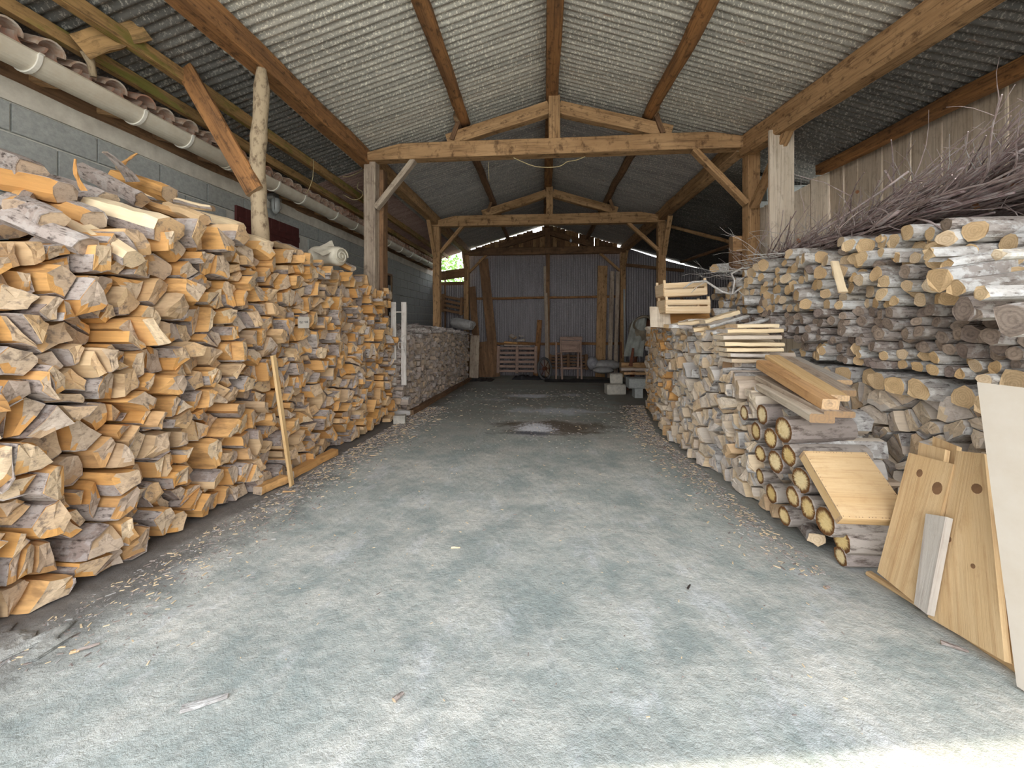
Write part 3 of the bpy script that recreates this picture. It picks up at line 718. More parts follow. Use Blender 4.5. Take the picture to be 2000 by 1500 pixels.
def log_mb(g,mb=None,off=(0,0,0),flip=1,slots=(0,1,2)):
    """slot 0 split side, 1 end, 2 bark. flip=-1: the log runs into -X from its face"""
    mb=mb or MB(); n=len(g.rings[0]); sl=[slots[2] if i in g.arc else slots[0] for i in range(n)]
    b0=len(mb.v)
    if getattr(g,'facet',None):
        prism(mb,g.rings,g.r,slots[0],slots[1],sl,caps=False)
        nx,nz,c0,k0,jj=g.facet; ring=g.rings[0]; off_=lambda x,a,b: x+max(0,nx*a+nz*b-c0)*k0
        for i in range(n):     # outer ring recedes on the facet side
            x,a,b=mb.v[b0+i]; mb.v[b0+i]=(off_(x,a,b),a,b)
        inner=[(off_(ring[i][0]*.6+jj[i%len(jj)],ring[i][1]*.5,ring[i][2]*.5),ring[i][1]*.5,ring[i][2]*.5) for i in range(n)]
        ib=len(mb.v); mb.v.extend(inner); mb.v.append((off_(jj[0],0,0),0,0)); ic=ib+n
        for i in range(n):
            j=(i+1)%n; mx=(ring[i][1]+ring[j][1])/2; mz=(ring[i][2]+ring[j][2])/2
            cut=nx*mx*.8+nz*mz*.8-c0>0
            s_=slots[0] if cut else slots[1]
            P=lambda q:(q[1],q[2])
            mb.f.append([b0+j,b0+i,ib+i,ib+j]); mb.m.append(s_); mb.r.append(g.r); mb.uv.extend((P(ring[j]),P(ring[i]),P(inner[i]),P(inner[j])) if not cut else ((0,0),(0,.03),(.04,.03),(.04,0)))
            mb.f.append([ib+j,ib+i,ic]); mb.m.append(slots[1]); mb.r.append(g.r); mb.uv.extend((P(inner[j]),P(inner[i]),(0,0)))
        mb.f.append(list(range(b0+(len(g.rings)-1)*n,b0+len(g.rings)*n))); mb.m.append(slots[1]); mb.r.append(g.r); mb.uv.extend([(p[1],p[2]) for p in g.rings[-1]])
    else: prism(mb,g.rings,g.r,slots[0],slots[1],sl)
    for i in range(b0,len(mb.v)):
        x,y,z=mb.v[i]; mb.v[i]=(x*flip+off[0],y+off[1],z+off[2])
    if flip<0: mb.f[:] = mb.f  # orientation is not critical for closed opaque pieces
    return mb
def bark_strip(g,flip,th=.006):
    """a thin curved shell over the bark side"""
    if len(g.arc)<1: return None
    n=len(g.rings[0]); a0=min(g.arc); idx=[i%n for i in g.arc]+[(g.arc[-1]+1)%n]
    mb=MB(); R2=[]
    for ring in g.rings:
        inn=[];out=[]
        for q,i in enumerate(idx):
            x,y,z=ring[i]; l=max(math.hypot(y,z),.005); f=1+th/l*(1 if 0<q<len(idx)-1 else .6)
            out.append((x+.004,y*f,z*f)); inn.append((x+.004,y*.985,z*.985))
        R2.append(out+inn[::-1])
    prism(mb,R2,g.r,0,0)
    if flip<0: mb.v=[(-x,y,z) for x,y,z in mb.v]
    return mb
def pick_arc(sec,rr,lo=.3,hi=.5):
    n=len(sec)
    if rr.random()<.2: return []
    k=max(1,int(n*rr.uniform(lo,hi))); s=rr.randrange(n-k) if n-k>0 else 0
    return list(range(s,s+k))
ORD=lambda k: '%d%s'%(k,'th' if 10<=k%100<=20 else {1:'st',2:'nd',3:'rd'}.get(k%10,'th'))
def shape_word(sec,kind):
    w=max(a for a,b in sec)-min(a for a,b in sec); h=max(b for a,b in sec)-min(b for a,b in sec)
    A=abs(area(sec)); f=A/max(w*h,1e-6)
    if kind=='round': return 'thick' if w>.11 else 'thin' if w<.06 else 'round'
    s='big ' if A>.014 else 'slim ' if A<.006 else ''
    return s+('wedge-shaped' if f<.56 else 'flat' if w>1.7*h else 'upright' if h>1.5*w else 'blocky')
def stack(name,cells,face,flip,kind,mats,group,where,nind,rr,colword,L=.5,prot=.06,shrink=.006,obstacles=(),roundk=1.1,zoned=None,tilt=.25,catname='log',stufflabel=None,yaw=0,side_word='left edge',row_word='row'):
    """face(y,z) -> x of the face; flip=+1 means the logs run towards +X from the face"""
    items=[]
    for poly,row in cells:
        (cy,cz),sec=section(poly,rr,11 if kind=='round' else 10,shrink,roundk if kind=='round' else None)
        if len(sec)<3: continue
        x=face(cy,cz)+rr.uniform(-prot,prot)*(1 if rr.random()<.8 else 1.6); l=L*rr.uniform(.85,1.05)
        for oy,oa,ox in obstacles:
            if abs(cy-oy)<oa+.07: l=min(l,abs(x-ox)-.01)
        if l<.06: l=.06
        arc=pick_arc(sec,rr) if kind!='round' else list(range(len(sec)))
        g=make_log(sec,l,rr,tilt=tilt*(1.5 if kind=='split' else 1),arc=arc,facet=(kind=='split'))
        p=proj((x,cy,cz)); sc=0; inside=False
        if p:
            sc=abs(area(sec))/p[2]**2*1.0; inside=-30<p[0]<2030 and -30<p[1]<1530
        items.append([sc if inside else sc*1e-3,g,x,cy,cz,row,sec,p,zoned(cy,cz,rr) if zoned else mats])
    items.sort(key=lambda t:-t[0])
    ind=[t for t in items[:nind] if t[0]>1e-5 or t[7] and -30<t[7][0]<2030]; rest=[t for t in items if t not in ind] if len(items)<400 else items[len(ind):]
    rows={}
    for t in ind: rows.setdefault(t[5],[]).append(t)
    for r_,lst in rows.items():
        lst.sort(key=lambda t:t[7][0])
        for k,t in enumerate(lst):
            _,g,x,cy,cz,row,sec,p,ms=t
            lbl='%s %s log, %s, %s %s up, %s from %s'%(shape_word(sec,kind),colword(g.r,ms),where,ORD(row+1),row_word,ORD(k+1),side_word)
            M=Matrix.Translation((x,cy,cz))
            if kind=='round':
                o=log_mb(g,None,(0,0,0),flip,(2,1,2)).build(name,ms,None,M,smooth=False)
            else:
                o=log_mb(g,None,(0,0,0),flip,(0,1,0)).build(name,ms[:2],None,M)
                bs=bark_strip(g,flip)
                if bs: bs.build('bark',ms[2],o,M)
            tag(o,lbl,catname,group)
    if rest:
        # the far or unseen remainder, grouped by the materials used
        mb=MB(); allm=[]
        for t in rest:
            ms=t[8]; 
            for m in ms:
                if m not in allm: allm.append(m)
            s=tuple(allm.index(m) for m in ms)
            log_mb(t[1],mb,(t[2],t[3],t[4]),flip,s if kind!='round' else (s[2],s[1],s[2]))
        o=mb.build(name+'_mass',allm); tag(o,stufflabel,'firewood',None,'stuff')
    return items

# ------------------------------------------------------------------ near left stack
rr=random.Random(11)
def lerp(tab,y):
    if y<=tab[0][0]: return tab[0][1]
    for (a,b),(c,d) in zip(tab,tab[1:]):
        if y<=c: return b+(d-b)*(y-a)/(c-a)
    return tab[-1][1]
LT=[(1.2,1.48),(1.7,1.58),(2.1,1.72),(2.7,1.84),(3.4,1.80),(4.0,1.74),(4.7,1.70),(5.4,1.60)]
LFACE=lambda y,z: -2.17+.05*pnoise((y*1.3,z*1.1,0))-.05*max(0,z-.9)
cells=voronoi(.85,5.42,fz,lambda y:lerp(LT,y),.112,.124,rr,split=.42,jit=.47)
cw=lambda r,ms: 'orange' if r<.35 else 'tan' if r<.6 else 'brown'
stack('split_log',cells,LFACE,-1,'split',[OR_S,OR_E,OR_B],'split logs in the near left stack','near left stack',300,rr,cw,L=.5,prot=.075,shrink=.0095,obstacles=((3.11,.07,-2.34),(5.19,.09,-2.28),(5.33,.06,-2.23)),
      stufflabel='smaller distant split logs of the near left stack, orange and brown ends')
# second row of logs behind, rising towards the wall (seen on top only)
def top_z(x,y): return lerp(LT,y)+.02+min(.42,max(0,(-2.35-x))*.38)*(1 if y<3 else max(.25,1-(y-3)*.5))
mb=MB(); k=0
x=-2.45
for zi in range(4):
    y=1.0
    while y<5.35:
        w=rr.uniform(.09,.17); h=rr.uniform(.08,.13)
        sec=[(math.cos(a)*w/2*rr.uniform(.8,1.1),math.sin(a)*h/2*rr.uniform(.8,1.1)) for a in [i*2*math.pi/7 for i in range(7)]]
        xx=-2.75-.0-rr.uniform(0,.12); z=top_z(-2.75-.25,y)-.13-zi*.12
        g=make_log(sec,.5,rr,arc=pick_arc(sec,rr)); log_mb(g,mb,(xx,y,z),-1); y+=w*.98
tag(mb.build('split_log_mass',[OR_S,OR_E,OR_B]),'dim second row of split logs behind the near left stack','firewood',None,'stuff')
# loose logs lying across the top of the stack
def free_log(name,p0,p1,w,h,mats,label,cat,group=None,rr=rr,arcfrac=.4,n=8,roll=0,wedge=False,bend=0,bark=True,arcfix=None):
    M,L=frame_for(p0,p1,None,roll)
    sec=[]
    for i in range(n):
        t=2*math.pi*i/n+.2; r=rr.uniform(.70,1.08); sec.append((w/2*math.cos(t)*r,h/2*math.sin(t)*r))
    if wedge: sec=[(-w/2,-h*.4),(0,-h*.5),(w/2,-h*.42),(w*.36,h*.1),(w*.1,h*.5),(-w*.12,h*.48),(-w*.4,h*.12)]
    n=len(sec); k=int(n*arcfrac); s=rr.randrange(n-k+1) if k<n else 0; arc=(arcfix if arcfix is not None else list(range(s,s+k))) if bark else []
    rings=[]
    for q in range(7):
        x=L*q/6; f=1-(.05 if q in(0,6) else 0)+.05*pnoise((x*4,w*9,L*7))
        dz=bend*math.sin(math.pi*q/6)
        rings.append([(x+(rr.uniform(-.008,.008) if q in(0,6) else 0),a*f+.013*pnoise((x*7,a*20,1)),b*f+dz+.013*pnoise((x*7,b*20,5+w*40))) for a,b in sec])
    g=Log(); g.rings=rings; g.arc=arc; g.r=rr.random()
    o=log_mb(g,None,(0,0,0),1,(0,1,0)).build(name,mats[:2],None,M)
    if arc:
        bs=bark_strip(g,1,.005); bs.build('bark',mats[2],o,M)
    return tag(o,label,cat,group)
OM=[OR_S,OR_E,OR_B]
PALE_S=wood_side('fresh_pale_split',[(0,(.74,.58,.36)),(1,(.80,.66,.45))],stain=(.40,.26,.13),amt=.2)
PM=[PALE_S,OR_E,OR_B]
TOP='loose logs on top of the near left stack'
tops=[((190,405),(330,448),-2.66,-2.14,.21,.17,PM,1,'big pale quarter log with dark bark stripe lying on the near stack'),
 ((20,418),(172,478),-2.60,-2.2,.13,.10,OM,0,'long log with purplish bark lying at the left frame edge, above the log ends'),
 ((140,432),(262,500),-2.55,-2.12,.12,.11,PM,1,'long pale split log sloping down beneath the big pale quarter log'),
 ((10,345),(125,372),-2.95,-2.6,.17,.14,OM,1,'torn orange-brown chunk high at the left frame edge'),
 ((22,385),(105,425),-2.75,-2.35,.12,.11,OM,0,'curved dark bark-covered log below the torn chunk'),
 ((95,352),(212,386),-3.1,-2.65,.14,.11,OM,0,'dark bark log lying high beside the block wall'),
 ((160,325),(278,385),-3.15,-2.7,.11,.10,OM,0,'long dark knotty branch sloping on top of the near stack'),
 ((225,340),(330,372),-3.25,-2.8,.15,.13,[OR_S,OR_E,OR_B],1,'orange split stump lying against the block wall'),
 ((286,378),(415,402),-3.0,-2.6,.10,.06,PM,1,'thin orange-edged split board on top of the near stack'),
 ((270,388),(380,420),-2.9,-2.5,.12,.09,OM,1,'flat brown split log behind the big pale quarter log'),
 ((372,412),(468,440),-2.75,-2.3,.12,.10,PM,1,'pale square-ended split log near the foot of the pole prop'),
 ((100,395),(185,425),-2.8,-2.4,.14,.12,OM,1,'grey-faced split log under the dark bark log'),
 ((330,400),(400,425),-2.7,-2.35,.10,.10,OM,1,'short split log right of the big pale quarter log'),
 ((0,300),(60,325),-3.2,-2.8,.14,.12,OM,0,'bark-covered log cut by the left frame edge'),
 ((470,455),(525,475),-2.5,-2.2,.11,.12,PM,1,'pale split block at the foot of the pole prop'),
 ((540,470),(585,487),-2.6,-2.25,.10,.08,OM,1,'brown split log on the stack just right of the pole prop'),
 ((640,500),(690,520),-2.55,-2.2,.10,.08,OM,1,'dark split log on the stack beside the white roll'),
 ((60,372),(30,400),-2.9,-2.55,.1,.1,OM,1,'short stubby split log among the topmost left logs')]
for ti,(a,b,xa,xb,w,h,ms,wd,lb) in enumerate(tops):
    tr=random.Random(100+ti); af=[4] if ms is PM else [1,2,3,4,5] if not wd else [0,1]
    free_log('split_log',at(a[0],a[1]+6,X=xa),at(b[0],b[1]+6,X=xb),w,h,ms,lb,'log',TOP,rr=tr,arcfix=af,roll=tr.uniform(-.25,.25))
# upright splinters of bark
for i,(a,b,x,w,lb) in enumerate([((166,372),(148,310),-2.55,.03,'orange curled bark strip standing up on the near stack'),((258,352),(205,295),-2.95,.1,'grey pointed slab end sticking up by the wall'),((233,330),(268,302),-3.0,.05,'small torn orange splinter near the block wall')]):
    beam_=beam('bark_splinter',at(*a,X=x),at(*b,X=x+.02),w,.02,[OR_S if i!=1 else OR_B,OR_E],taper=.6,jit=.01,bow=.02); tag(beam_,lb,'bark')
# ground layer of the stack: long half-log edging
for (a,b,lb) in [((478,968),(545,945),'flat bark-edged slab lying at the foot of the near left stack, left of the batten'),((572,935),(640,890),'flat brown slab along the foot of the near left stack, right of the batten')]:
    p=on_floor(*a); q=on_floor(*b); p.x=-2.1; q.x=-2.06; p.z+=.035; q.z+=.035
    tag(beam('edging_slab',p,q,.08,.06,[OR_S,OR_E],jit=.008,bow=.01),lb,'slab')

# ------------------------------------------------------------------ rear left stack
rr=random.Random(23)
LB=[(5.55,.95),(6.2,.92),(7,.93),(8.5,.93),(10,.82),(11.2,.75)]
RLF=lambda y,z: -2.10-.02*(y-5.5)+.04*pnoise((y*2,z*2,3))
cells=voronoi(5.52,11.3,fz,lambda y:lerp(LB,y),.115,.10,rr,split=.4)
cw2=lambda r,ms: 'grey-brown' if r<.5 else 'tan'
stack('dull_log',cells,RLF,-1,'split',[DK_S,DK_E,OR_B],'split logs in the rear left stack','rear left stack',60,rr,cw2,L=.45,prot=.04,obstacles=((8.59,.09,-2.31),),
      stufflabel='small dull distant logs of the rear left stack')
# branches and bark strewn along its top
mb=MB()
for i in range(420):
    y=rr.uniform(5.6,11.0); x=rr.uniform(-3.3,-2.2); z=lerp(LB,y)-.02+rr.uniform(0,.10)+.12*max(0,(-2.3-x))
    if abs(x+2.4)<.1 and abs(y-8.6)<.1: continue
    a=rr.uniform(-.5,.5) if rr.random()<.7 else rr.uniform(0,3); l=rr.uniform(.2,.5); d=Vector((math.cos(a),math.sin(a),rr.uniform(-.1,.15)))*l/2
    c=Vector((x,y,z)); r_=rr.uniform(.012,.035); tube_mb(mb,[c-d,c+Vector((0,0,.01)),c+d],r_,6,rr.random(),slot=0)
tag(mb.build('branch_litter',[RD_B]),'thin branches and bark strewn over the rear left stack','branches',None,'stuff')
for (a,b,lb) in [((762,806),(795,812),'pale squared log jutting at the foot of the rear left stack')]:
    p=on_floor(763,800); p=Vector((-2.35,5.55,fz(5.5)+.08)); q=Vector((-1.97,5.6,fz(5.6)+.07))
    free_log('split_log',p,q,.1,.1,[GR_S,GR_E,OR_B],lb,'log',None,bark=False)
free_log('split_log',(-2.5,5.6,fz(5.6)+.22),(-1.98,5.58,fz(5.6)+.25),.16,.13,[DK_S,DK_E,GR_B],'thick mossy log near the foot of the rear left stack','log')
free_log('split_log',(-2.4,5.62,.86),(-2.0,5.66,.93),.09,.09,[GR_S,GR_E,OR_B],'pale short log sticking out beside the white rack','log')
# low dark kerb plank under the rear stack
tag(beam('kerb_beam',(-2.02,5.75,fz(5.75)+.04),(-2.06,10.8,fz(10.8)+.04),.09,.08,BD,seg=16,jit=.01),'low dark timber along the foot of the rear left stack','timber')

# ------------------------------------------------------------------ right side, low stack of split logs facing the aisle
rr=random.Random(5)
RA=[(2.3,.35),(2.62,.58),(2.9,.70),(3.2,.80),(3.45,1.0),(4.1,1.16),(4.9,1.22),(5.8,1.12),(6.9,1.02)]
RAF=lambda y,z: 1.50+max(0,(y-4.9))*.17+.04*pnoise((y*1.7,z*1.7,8))+(.0 if y>2.8 else .05)
cells=voronoi(2.42,6.9,fz,lambda y:lerp(RA,y),.125,.115,rr,split=.42)
cw3=lambda r,ms: 'whitish' if r<.3 else 'cream' if r<.7 else 'amber'
MIXA=lambda y,z,q: [GR_S,GR_E,GR_B] if (y<4.6 or q.random()<.35) else [OR_S,OR_E,GR_B]
stack('weathered_log',cells,RAF,1,'split',[GR_S,GR_E,GR_B],'split logs in the low right stack','low right stack',190,rr,cw3,L=.5,prot=.045,zoned=MIXA,
      stufflabel='smallest far split logs of the low right stack',side_word='left end')
# near-end of that stack beside the stakes: a few logs lying parallel with the aisle show their sides
# ------------------------------------------------------------------ right side, tall stack: split logs below, round branches above
rr=random.Random(9)
BF=lambda y,z: 2.22+.05*pnoise((y*1.5,z*1.5,1))
MSPL=[GR_S,GR_E,GR_B]; MRD=[RD_B,RD_E,RD_B]; MRN=[RN_B,RN_E,RN_B]
cells=voronoi(.9,3.5,fz,lambda y:.78,.14,.125,rr,split=.35)
stack('weathered_log',cells,BF,1,'split',MSPL,'split logs at the bottom of the tall right stack','tall right stack base',110,rr,cw3,L=.5,prot=.05,
      stufflabel='unseen lower split logs of the tall right stack')
# a row of larger rounds
B0=lambda y:.69+.02*math.sin(y*3)
cells=voronoi(1.0,3.7,B0,lambda y:.90,.15,.13,rr,split=0,jit=.3)
cwr=lambda r,ms: ('dark' if ms is MRD else 'pale')
cells2=[(p,1) for p,_ in cells]
stack('round_log',cells2,lambda y,z:2.17+.03*pnoise((y*3,z,0)),1,'round',[GR_B,RN_E,GR_B],'thick rounds in the middle of the tall right stack','tall stack middle',40,rr,lambda r,ms:'cream',L=.5,prot=.04,roundk=1.25,
      stufflabel='unseen rounds of the tall right stack',tilt=.15)
# dark thin branches
cells=voronoi(1.0,4.6,lambda y:.85 if y<3.6 else 1.0,lambda y:1.26,.08,.068,rr,split=0,jit=.4)
ZD=lambda y,z,q: MRD if (z>.98 or q.random()<.3) else MRN
stack('dark_branch',cells,lambda y,z:2.2+.04*pnoise((y*3,z*3,4)),1,'round',MRD,'dark branches in the tall right stack','tall stack dark band',100,rr,cwr,L=.9,prot=.07,shrink=.002,roundk=1.2,zoned=ZD,
      stufflabel='thin dark branches of the tall right stack too small to pick apart',tilt=.35)
# pale round logs above
TB=[(.9,1.55),(1.8,1.62),(2.4,1.74),(3.2,1.78),(4.2,1.74),(4.8,1.62),(5.2,1.5)]
def sizes(y,h): return 1
cells=voronoi(.9,5.15,lambda y:1.24,lambda y:lerp(TB,y),.098,.082,rr,split=0,jit=.46)
ZP=lambda y,z,q: MRN if q.random()<.9 else MRD
stack('round_log',cells,lambda y,z:2.2+.05*pnoise((y*2,z*2,6)),1,'round',MRN,'pale round logs in the tall right stack','tall right stack top',190,rr,cwr,L=1.0,prot=.08,shrink=.001,roundk=1.3,zoned=ZP,
      stufflabel='small far round logs of the tall right stack',tilt=.3)
# low round logs seen above the low stack, further back
cells=voronoi(4.6,5.2,lambda y:1.0,lambda y:1.3,.09,.08,rr,split=0,jit=.4)
stack('round_log',cells,lambda y,z:2.05,1,'round',MRN,'pale round logs behind the crates','stack behind crates',20,rr,cwr,L=.7,prot=.06,roundk=1.2,shrink=.002,stufflabel='round logs hidden behind the crates')
# long logs lying on top, their pale bark sides showing
LT2='long pale logs on top of the tall right stack'
for i,(a,b,xa,xb,w,lb) in enumerate([((1722,492),(1868,470),2.1,2.75,.075,'long straight pale log with tan end above the round ends'),
   ((1752,505),(1935,462),2.15,2.8,.08,'long pale log lying across the upper right of the tall stack'),
   ((1718,466),(1860,448),2.2,2.9,.07,'topmost long log just under the brushwood'),
   ((1812,498),(1990,470),2.0,2.6,.09,'thick long pale log right of the long straight ones'),
   ((1850,515),(1960,470),1.95,2.5,.07,'crooked pale log slanting up to the right'),
   ((1835,545),(1990,520),1.9,2.5,.15,'thick lichened log with a broad tan oval end'),
   ((1868,565),(2010,535),1.88,2.4,.09,'pale log with round tan end below the broad oval one'),
   ((1912,575),(2015,530),1.80,2.2,.08,'pale log jutting steeply up at the right frame edge'),
   ((1880,605),(2010,560),1.9,2.4,.13,'big rough-ended grey log at the right frame edge'),
   ((1950,497),(2020,475),1.8,2.2,.06,'small log with splintered bright end near the right frame edge'),
   ((1900,615),(2010,590),1.9,2.4,.08,'dark barked log under the big rough-ended one'),
   ((1975,625),(2040,600),1.75,2.2,.15,'thick brown log end cut by the right frame edge')]):
    dk=i in(8,10,11)
    p=at(*a,X=xa); d=Vector((.9,.12*rr.uniform(-1,1)-.05,.05*rr.uniform(-1,1.5))).normalized()
    q=p+d*.95
    free_log('round_log',p,q,w,w*.95,[RN_B if not dk else RD_B,RN_E if not dk else RD_E,RN_B],lb,'log',LT2,n=11,bark=False,bend=rr.uniform(-.02,.03))
# upright pale splinter leaning on the round ends
tag(beam('split_stick',at(1628,512,X=2.1),at(1648,572,X=2.03),.05,.02,[PALE_S,GR_E],jit=.006),'bright upright splinter of wood leaning on the round log ends','stick')

# ------------------------------------------------------------------ round stakes with dark-rimmed yellow ends
rr=random.Random(3)
ends=[(1453,806,.056),(1488,810,.068),(1476,842,.064),(1505,856,.067),(1530,839,.08),(1485,886,.058),(1514,902,.072),(1540,890,.066),(1484,930,.052),(1564,938,.074),
 (1506,964,.062),(1548,970,.062),(1577,992,.066),(1611,1018,.072),(1532,1008,.058),(1643,1054,.066),(1641,1098,.048)]
SK='stakes with yellow ends in the diagonal pile'
for k,(px,py,r_) in enumerate(ends):
    x=(1.46 if py<1040 else 1.51)+rr.uniform(-.015,.02); p=at(px,py,X=x)
    if p.z-r_<fz(p.y)+.003: p.z=fz(p.y)+r_+.003
    q=p+Vector((rr.uniform(.38,.46),rr.uniform(-.01,.05),rr.uniform(-.005,.012)))
    M,L=frame_for(p,q); n=12; sec=[(r_*math.cos(2*math.pi*i/n)*rr.uniform(.93,1.03),r_*1.04*math.sin(2*math.pi*i/n)*rr.uniform(.93,1.03)) for i in range(n)]
    g=Log(); g.rings=[[(L*f+(rr.uniform(-.003,.003) if f==0 else 0),a*(.93 if f in(0,1) else 1),b*(.93 if f in(0,1) else 1)) for a,b in sec] for f in (0,.015,.3,.6,1)]; g.arc=list(range(n)); g.r=rr.random()
    gm=log_mb(g,None,(0,0,0),1,(0,1,0)); q_=.056/r_; gm.uv=gm.uv[:-2*n]+[(a_*q_,b_*q_) for a_,b_ in gm.uv[-2*n:]]
    o=gm.build('stake',[ST_B,ST_E],None,M)
    tag(o,'barked round stake with yellow dark-rimmed end, %s from the top of the diagonal pile'%ORD(k+1),'stake',SK)
# filler stakes beneath, behind the front ones
for k in range(16):
    y=2.1+.045*k; zt=.62-(2.72-y)*1.0
    for j in range(3):
        z=zt-.12-.11*j
        if z<fz(y)+.06 or y>2.75: continue
        p=Vector((1.62,y+rr.uniform(-.02,.02),z)); 
        if j==0 and k%2==0: free_log('stake',p,p+Vector((.32,.02,0)),.085,.085,[ST_B,ST_E,ST_B],'grey barked inner stake of the diagonal pile, %s from its near end'%ORD(k//2+1),'stake','inner stakes of the diagonal pile',n=9,bark=False)
free_log('round_log',on_floor(1562,1018)+Vector((.0,.12,.05)),on_floor(1616,1085)+Vector((-.02,.05,.055)),.085,.085,[RD_B,RN_E,RD_B],'grey barked log lying on the floor along the foot of the stakes','log',n=11,bark=False)
# ------------------------------------------------------------------ right foreground boards and offcuts
rr=random.Random(31); R.seed(77)
M_PLY=beam_mat('pale_pine_board',(.60,.43,.24),(.54,.36,.18),(.40,.24,.11),amt=.35)
M_GREYW=beam_mat('grey_white_board',(.52,.47,.41),(.44,.40,.35),(.30,.25,.21),amt=.3)
M_PANEL=plain('whitish_panel',(.60,.54,.46),.8,sc=5,c2=(.54,.47,.38),bump=.1)
M_KNOT=plain('knot',(.22,.12,.06),.7,var=.3)
BPY=[M_PLY,E_PINE]; BGW=[M_GREYW,E_PINE]
def slab4(name,c,th,mats,parent=None):
    """board through four corners (bottom-left, bottom-right, top-right, top-left), thickness th away from the aisle"""
    bl,br,tr,tl=[Vector(p) for p in c]
    nrm=(br-bl).cross(tl-bl).normalized()*-1
    if nrm.x<0: nrm=-nrm
    x=((tl-bl)).normalized(); z=nrm; y=z.cross(x)
    M=Matrix((x,y,z)).transposed().to_4x4(); M.translation=bl; I=M.inverted()
    loc=[I@p for p in (bl,br,tr,tl)]
    mb=MB(); b0=[(p.x,p.y,0) for p in loc[:2]]; t0=[(p.x,p.y,0) for p in (loc[3],loc[2])]
    r0=[b0[0],b0[1],(b0[1][0],b0[1][1],th),(b0[0][0],b0[0][1],th)]; r1=[t0[0],t0[1],(t0[1][0],t0[1][1],th),(t0[0][0],t0[0][1],th)]
    prism(mb,[r0,r1],R.random()); o=mb.build(name,mats,parent,M); return o,M,loc
def knot(o,M,x,y,rx,ry,z=-.0012):
    mb=MB(); n=12; prism(mb,[[(z,0+ry*math.cos(2*math.pi*i/n),rx*math.sin(2*math.pi*i/n)) for i in range(n)],[(.001,ry*math.cos(2*math.pi*i/n),rx*math.sin(2*math.pi*i/n)) for i in range(n)]],.5)
    k=mb.build('knot',[M_KNOT,M_KNOT],o,M@Matrix.Translation((x,y,0))@Matrix.Rotation(-math.pi/2,4,'Y')); return k
def lean(name,bl,br,tl,tr,xb,xt,mats,label,th=.022,dx=0):
    c=[]
    for (p,x) in ((bl,xb),(br,xb),(tr,xt),(tl,xt)): c.append(at(*p,X=x))
    f=fz(c[0].y)+.005
    o,M,l=slab4(name,c,th,mats); tag(o,label,'board'); return o,M,l
# floor strip under the boards
p=on_floor(1697,1124); q=on_floor(2060,1362)
tag(beam('floor_lath',p+Vector((0,0,.012)),q+Vector((0,0,.012)),.035,.022,BPY,jit=.003,bow=.006,seg=10),'long thin lath on the floor along the foot of the leaning boards','lath')
o,M,l=lean('board',(1713,1117),(1790,1180),(1775,884),(1858,905),1.56,1.74,BPY,'knotty pine board leaning left of the grey batten, with a dark oval knot')
knot(o,M,.50,.07,.018,.013); knot(o,M,.46,.155,.028,.02)
lean('board',(1760,1140),(1800,1165),(1795,864),(1847,878),1.60,1.80,BPY,'short pale board end rising behind the knotty pine board')
lean('board',(1800,1150),(1850,1180),(1822,852),(1872,872),1.64,1.86,BPY,'rearmost leaning pine board, its corner just visible')
o,M,l=lean('batten',(1785,1180),(1810,1200),(1808,1003),(1843,1008),1.545,1.64,BGW,'grey rough batten leaning between the two wide pine boards',th=.03)
o,M,l=lean('board',(1812,1205),(1962,1292),(1868,880),(1922,886),1.58,1.77,BPY,'wide pine board with round knot leaning beside the big white panel')
knot(o,M,.56,.10,.02,.02); knot(o,M,.33,.03,.012,.01); knot(o,M,.27,.13,.009,.008)
lean('board',(1950,1285),(1990,1300),(1935,1000),(1975,1000),1.625,1.74,BP,'reddish narrow board edge between the wide board and the panel')
pa=[at(1986,1322,X=1.575)]; 
tl=at(1908,746,X=1.70); bl=pa[0]; bl.z=fz(bl.y)+.012
tr=tl+Vector((.10,-.62,.0)); br=bl+Vector((.10,-.62,.03))
o,M,l=slab4('panel',[bl,br,tr,tl],.02,[M_PANEL,M_PANEL]); tag(o,'big whitish wooden panel leaning at the right frame edge','panel')
# shallow wooden tray lying upside down on the stakes
BLc=at(1646,1012,X=1.44); TLc=at(1569,880,X=1.44); 
w_=at(1692,878,Y=TLc.y)-TLc; wv=Vector((w_.x,0,0))
ax=(TLc-BLc); L_=ax.length; ax.normalize(); nn=Vector((1,0,0)).cross(ax).normalized()
Mt=Matrix((Vector((1,0,0)),ax,nn)).transposed().to_4x4(); Mt.translation=BLc-nn*0.0
tray=empty('wooden_tray',BLc,'shallow nailed pine tray lying upside down on the stake pile','tray')
W_=wv.length
def tb(name,x0,x1,y0,y1,z0,z1,along='x',mats=BPY):
    mb=MB()
    if along=='x': box_mb(mb,x0,x1,y0,y1,z0,z1,R.random()); return mb.build(name,mats,tray,Mt)
    box_mb(mb,y0,y1,-x1,-x0,z0,z1,R.random()); return mb.build(name,mats,tray,Mt@Matrix.Rotation(math.pi/2,4,'Z'))
tb('top_panel',0,W_,0,L_,-.008,0)
tb('front_rail',0,W_,0,.016,-.062,-.008,mats=BP); tb('back_rail',0,W_,L_-.016,L_,-.062,-.008)
tb('side_rail',0,.016,.016,L_-.016,-.062,-.008,'y',BP); tb('side_rail',W_-.016,W_,.016,L_-.016,-.062,-.008,'y')
mb=MB()
for i in range(22):
    f=i/21
    for (x,y) in (((.008),f*L_*.96+.01),(W_-.008,f*L_*.96+.01),(f*W_*.96+.005,.008),(f*W_*.96+.005,L_-.008)):
        if R.random()<.55: box_mb(mb,x-.0015,x+.0015,y-.0015,y+.0015,-.001,.0008,c=.0003)
mb.build('nail_heads',[M_IRON,M_IRON],tray,Mt)['kind']='stuff'
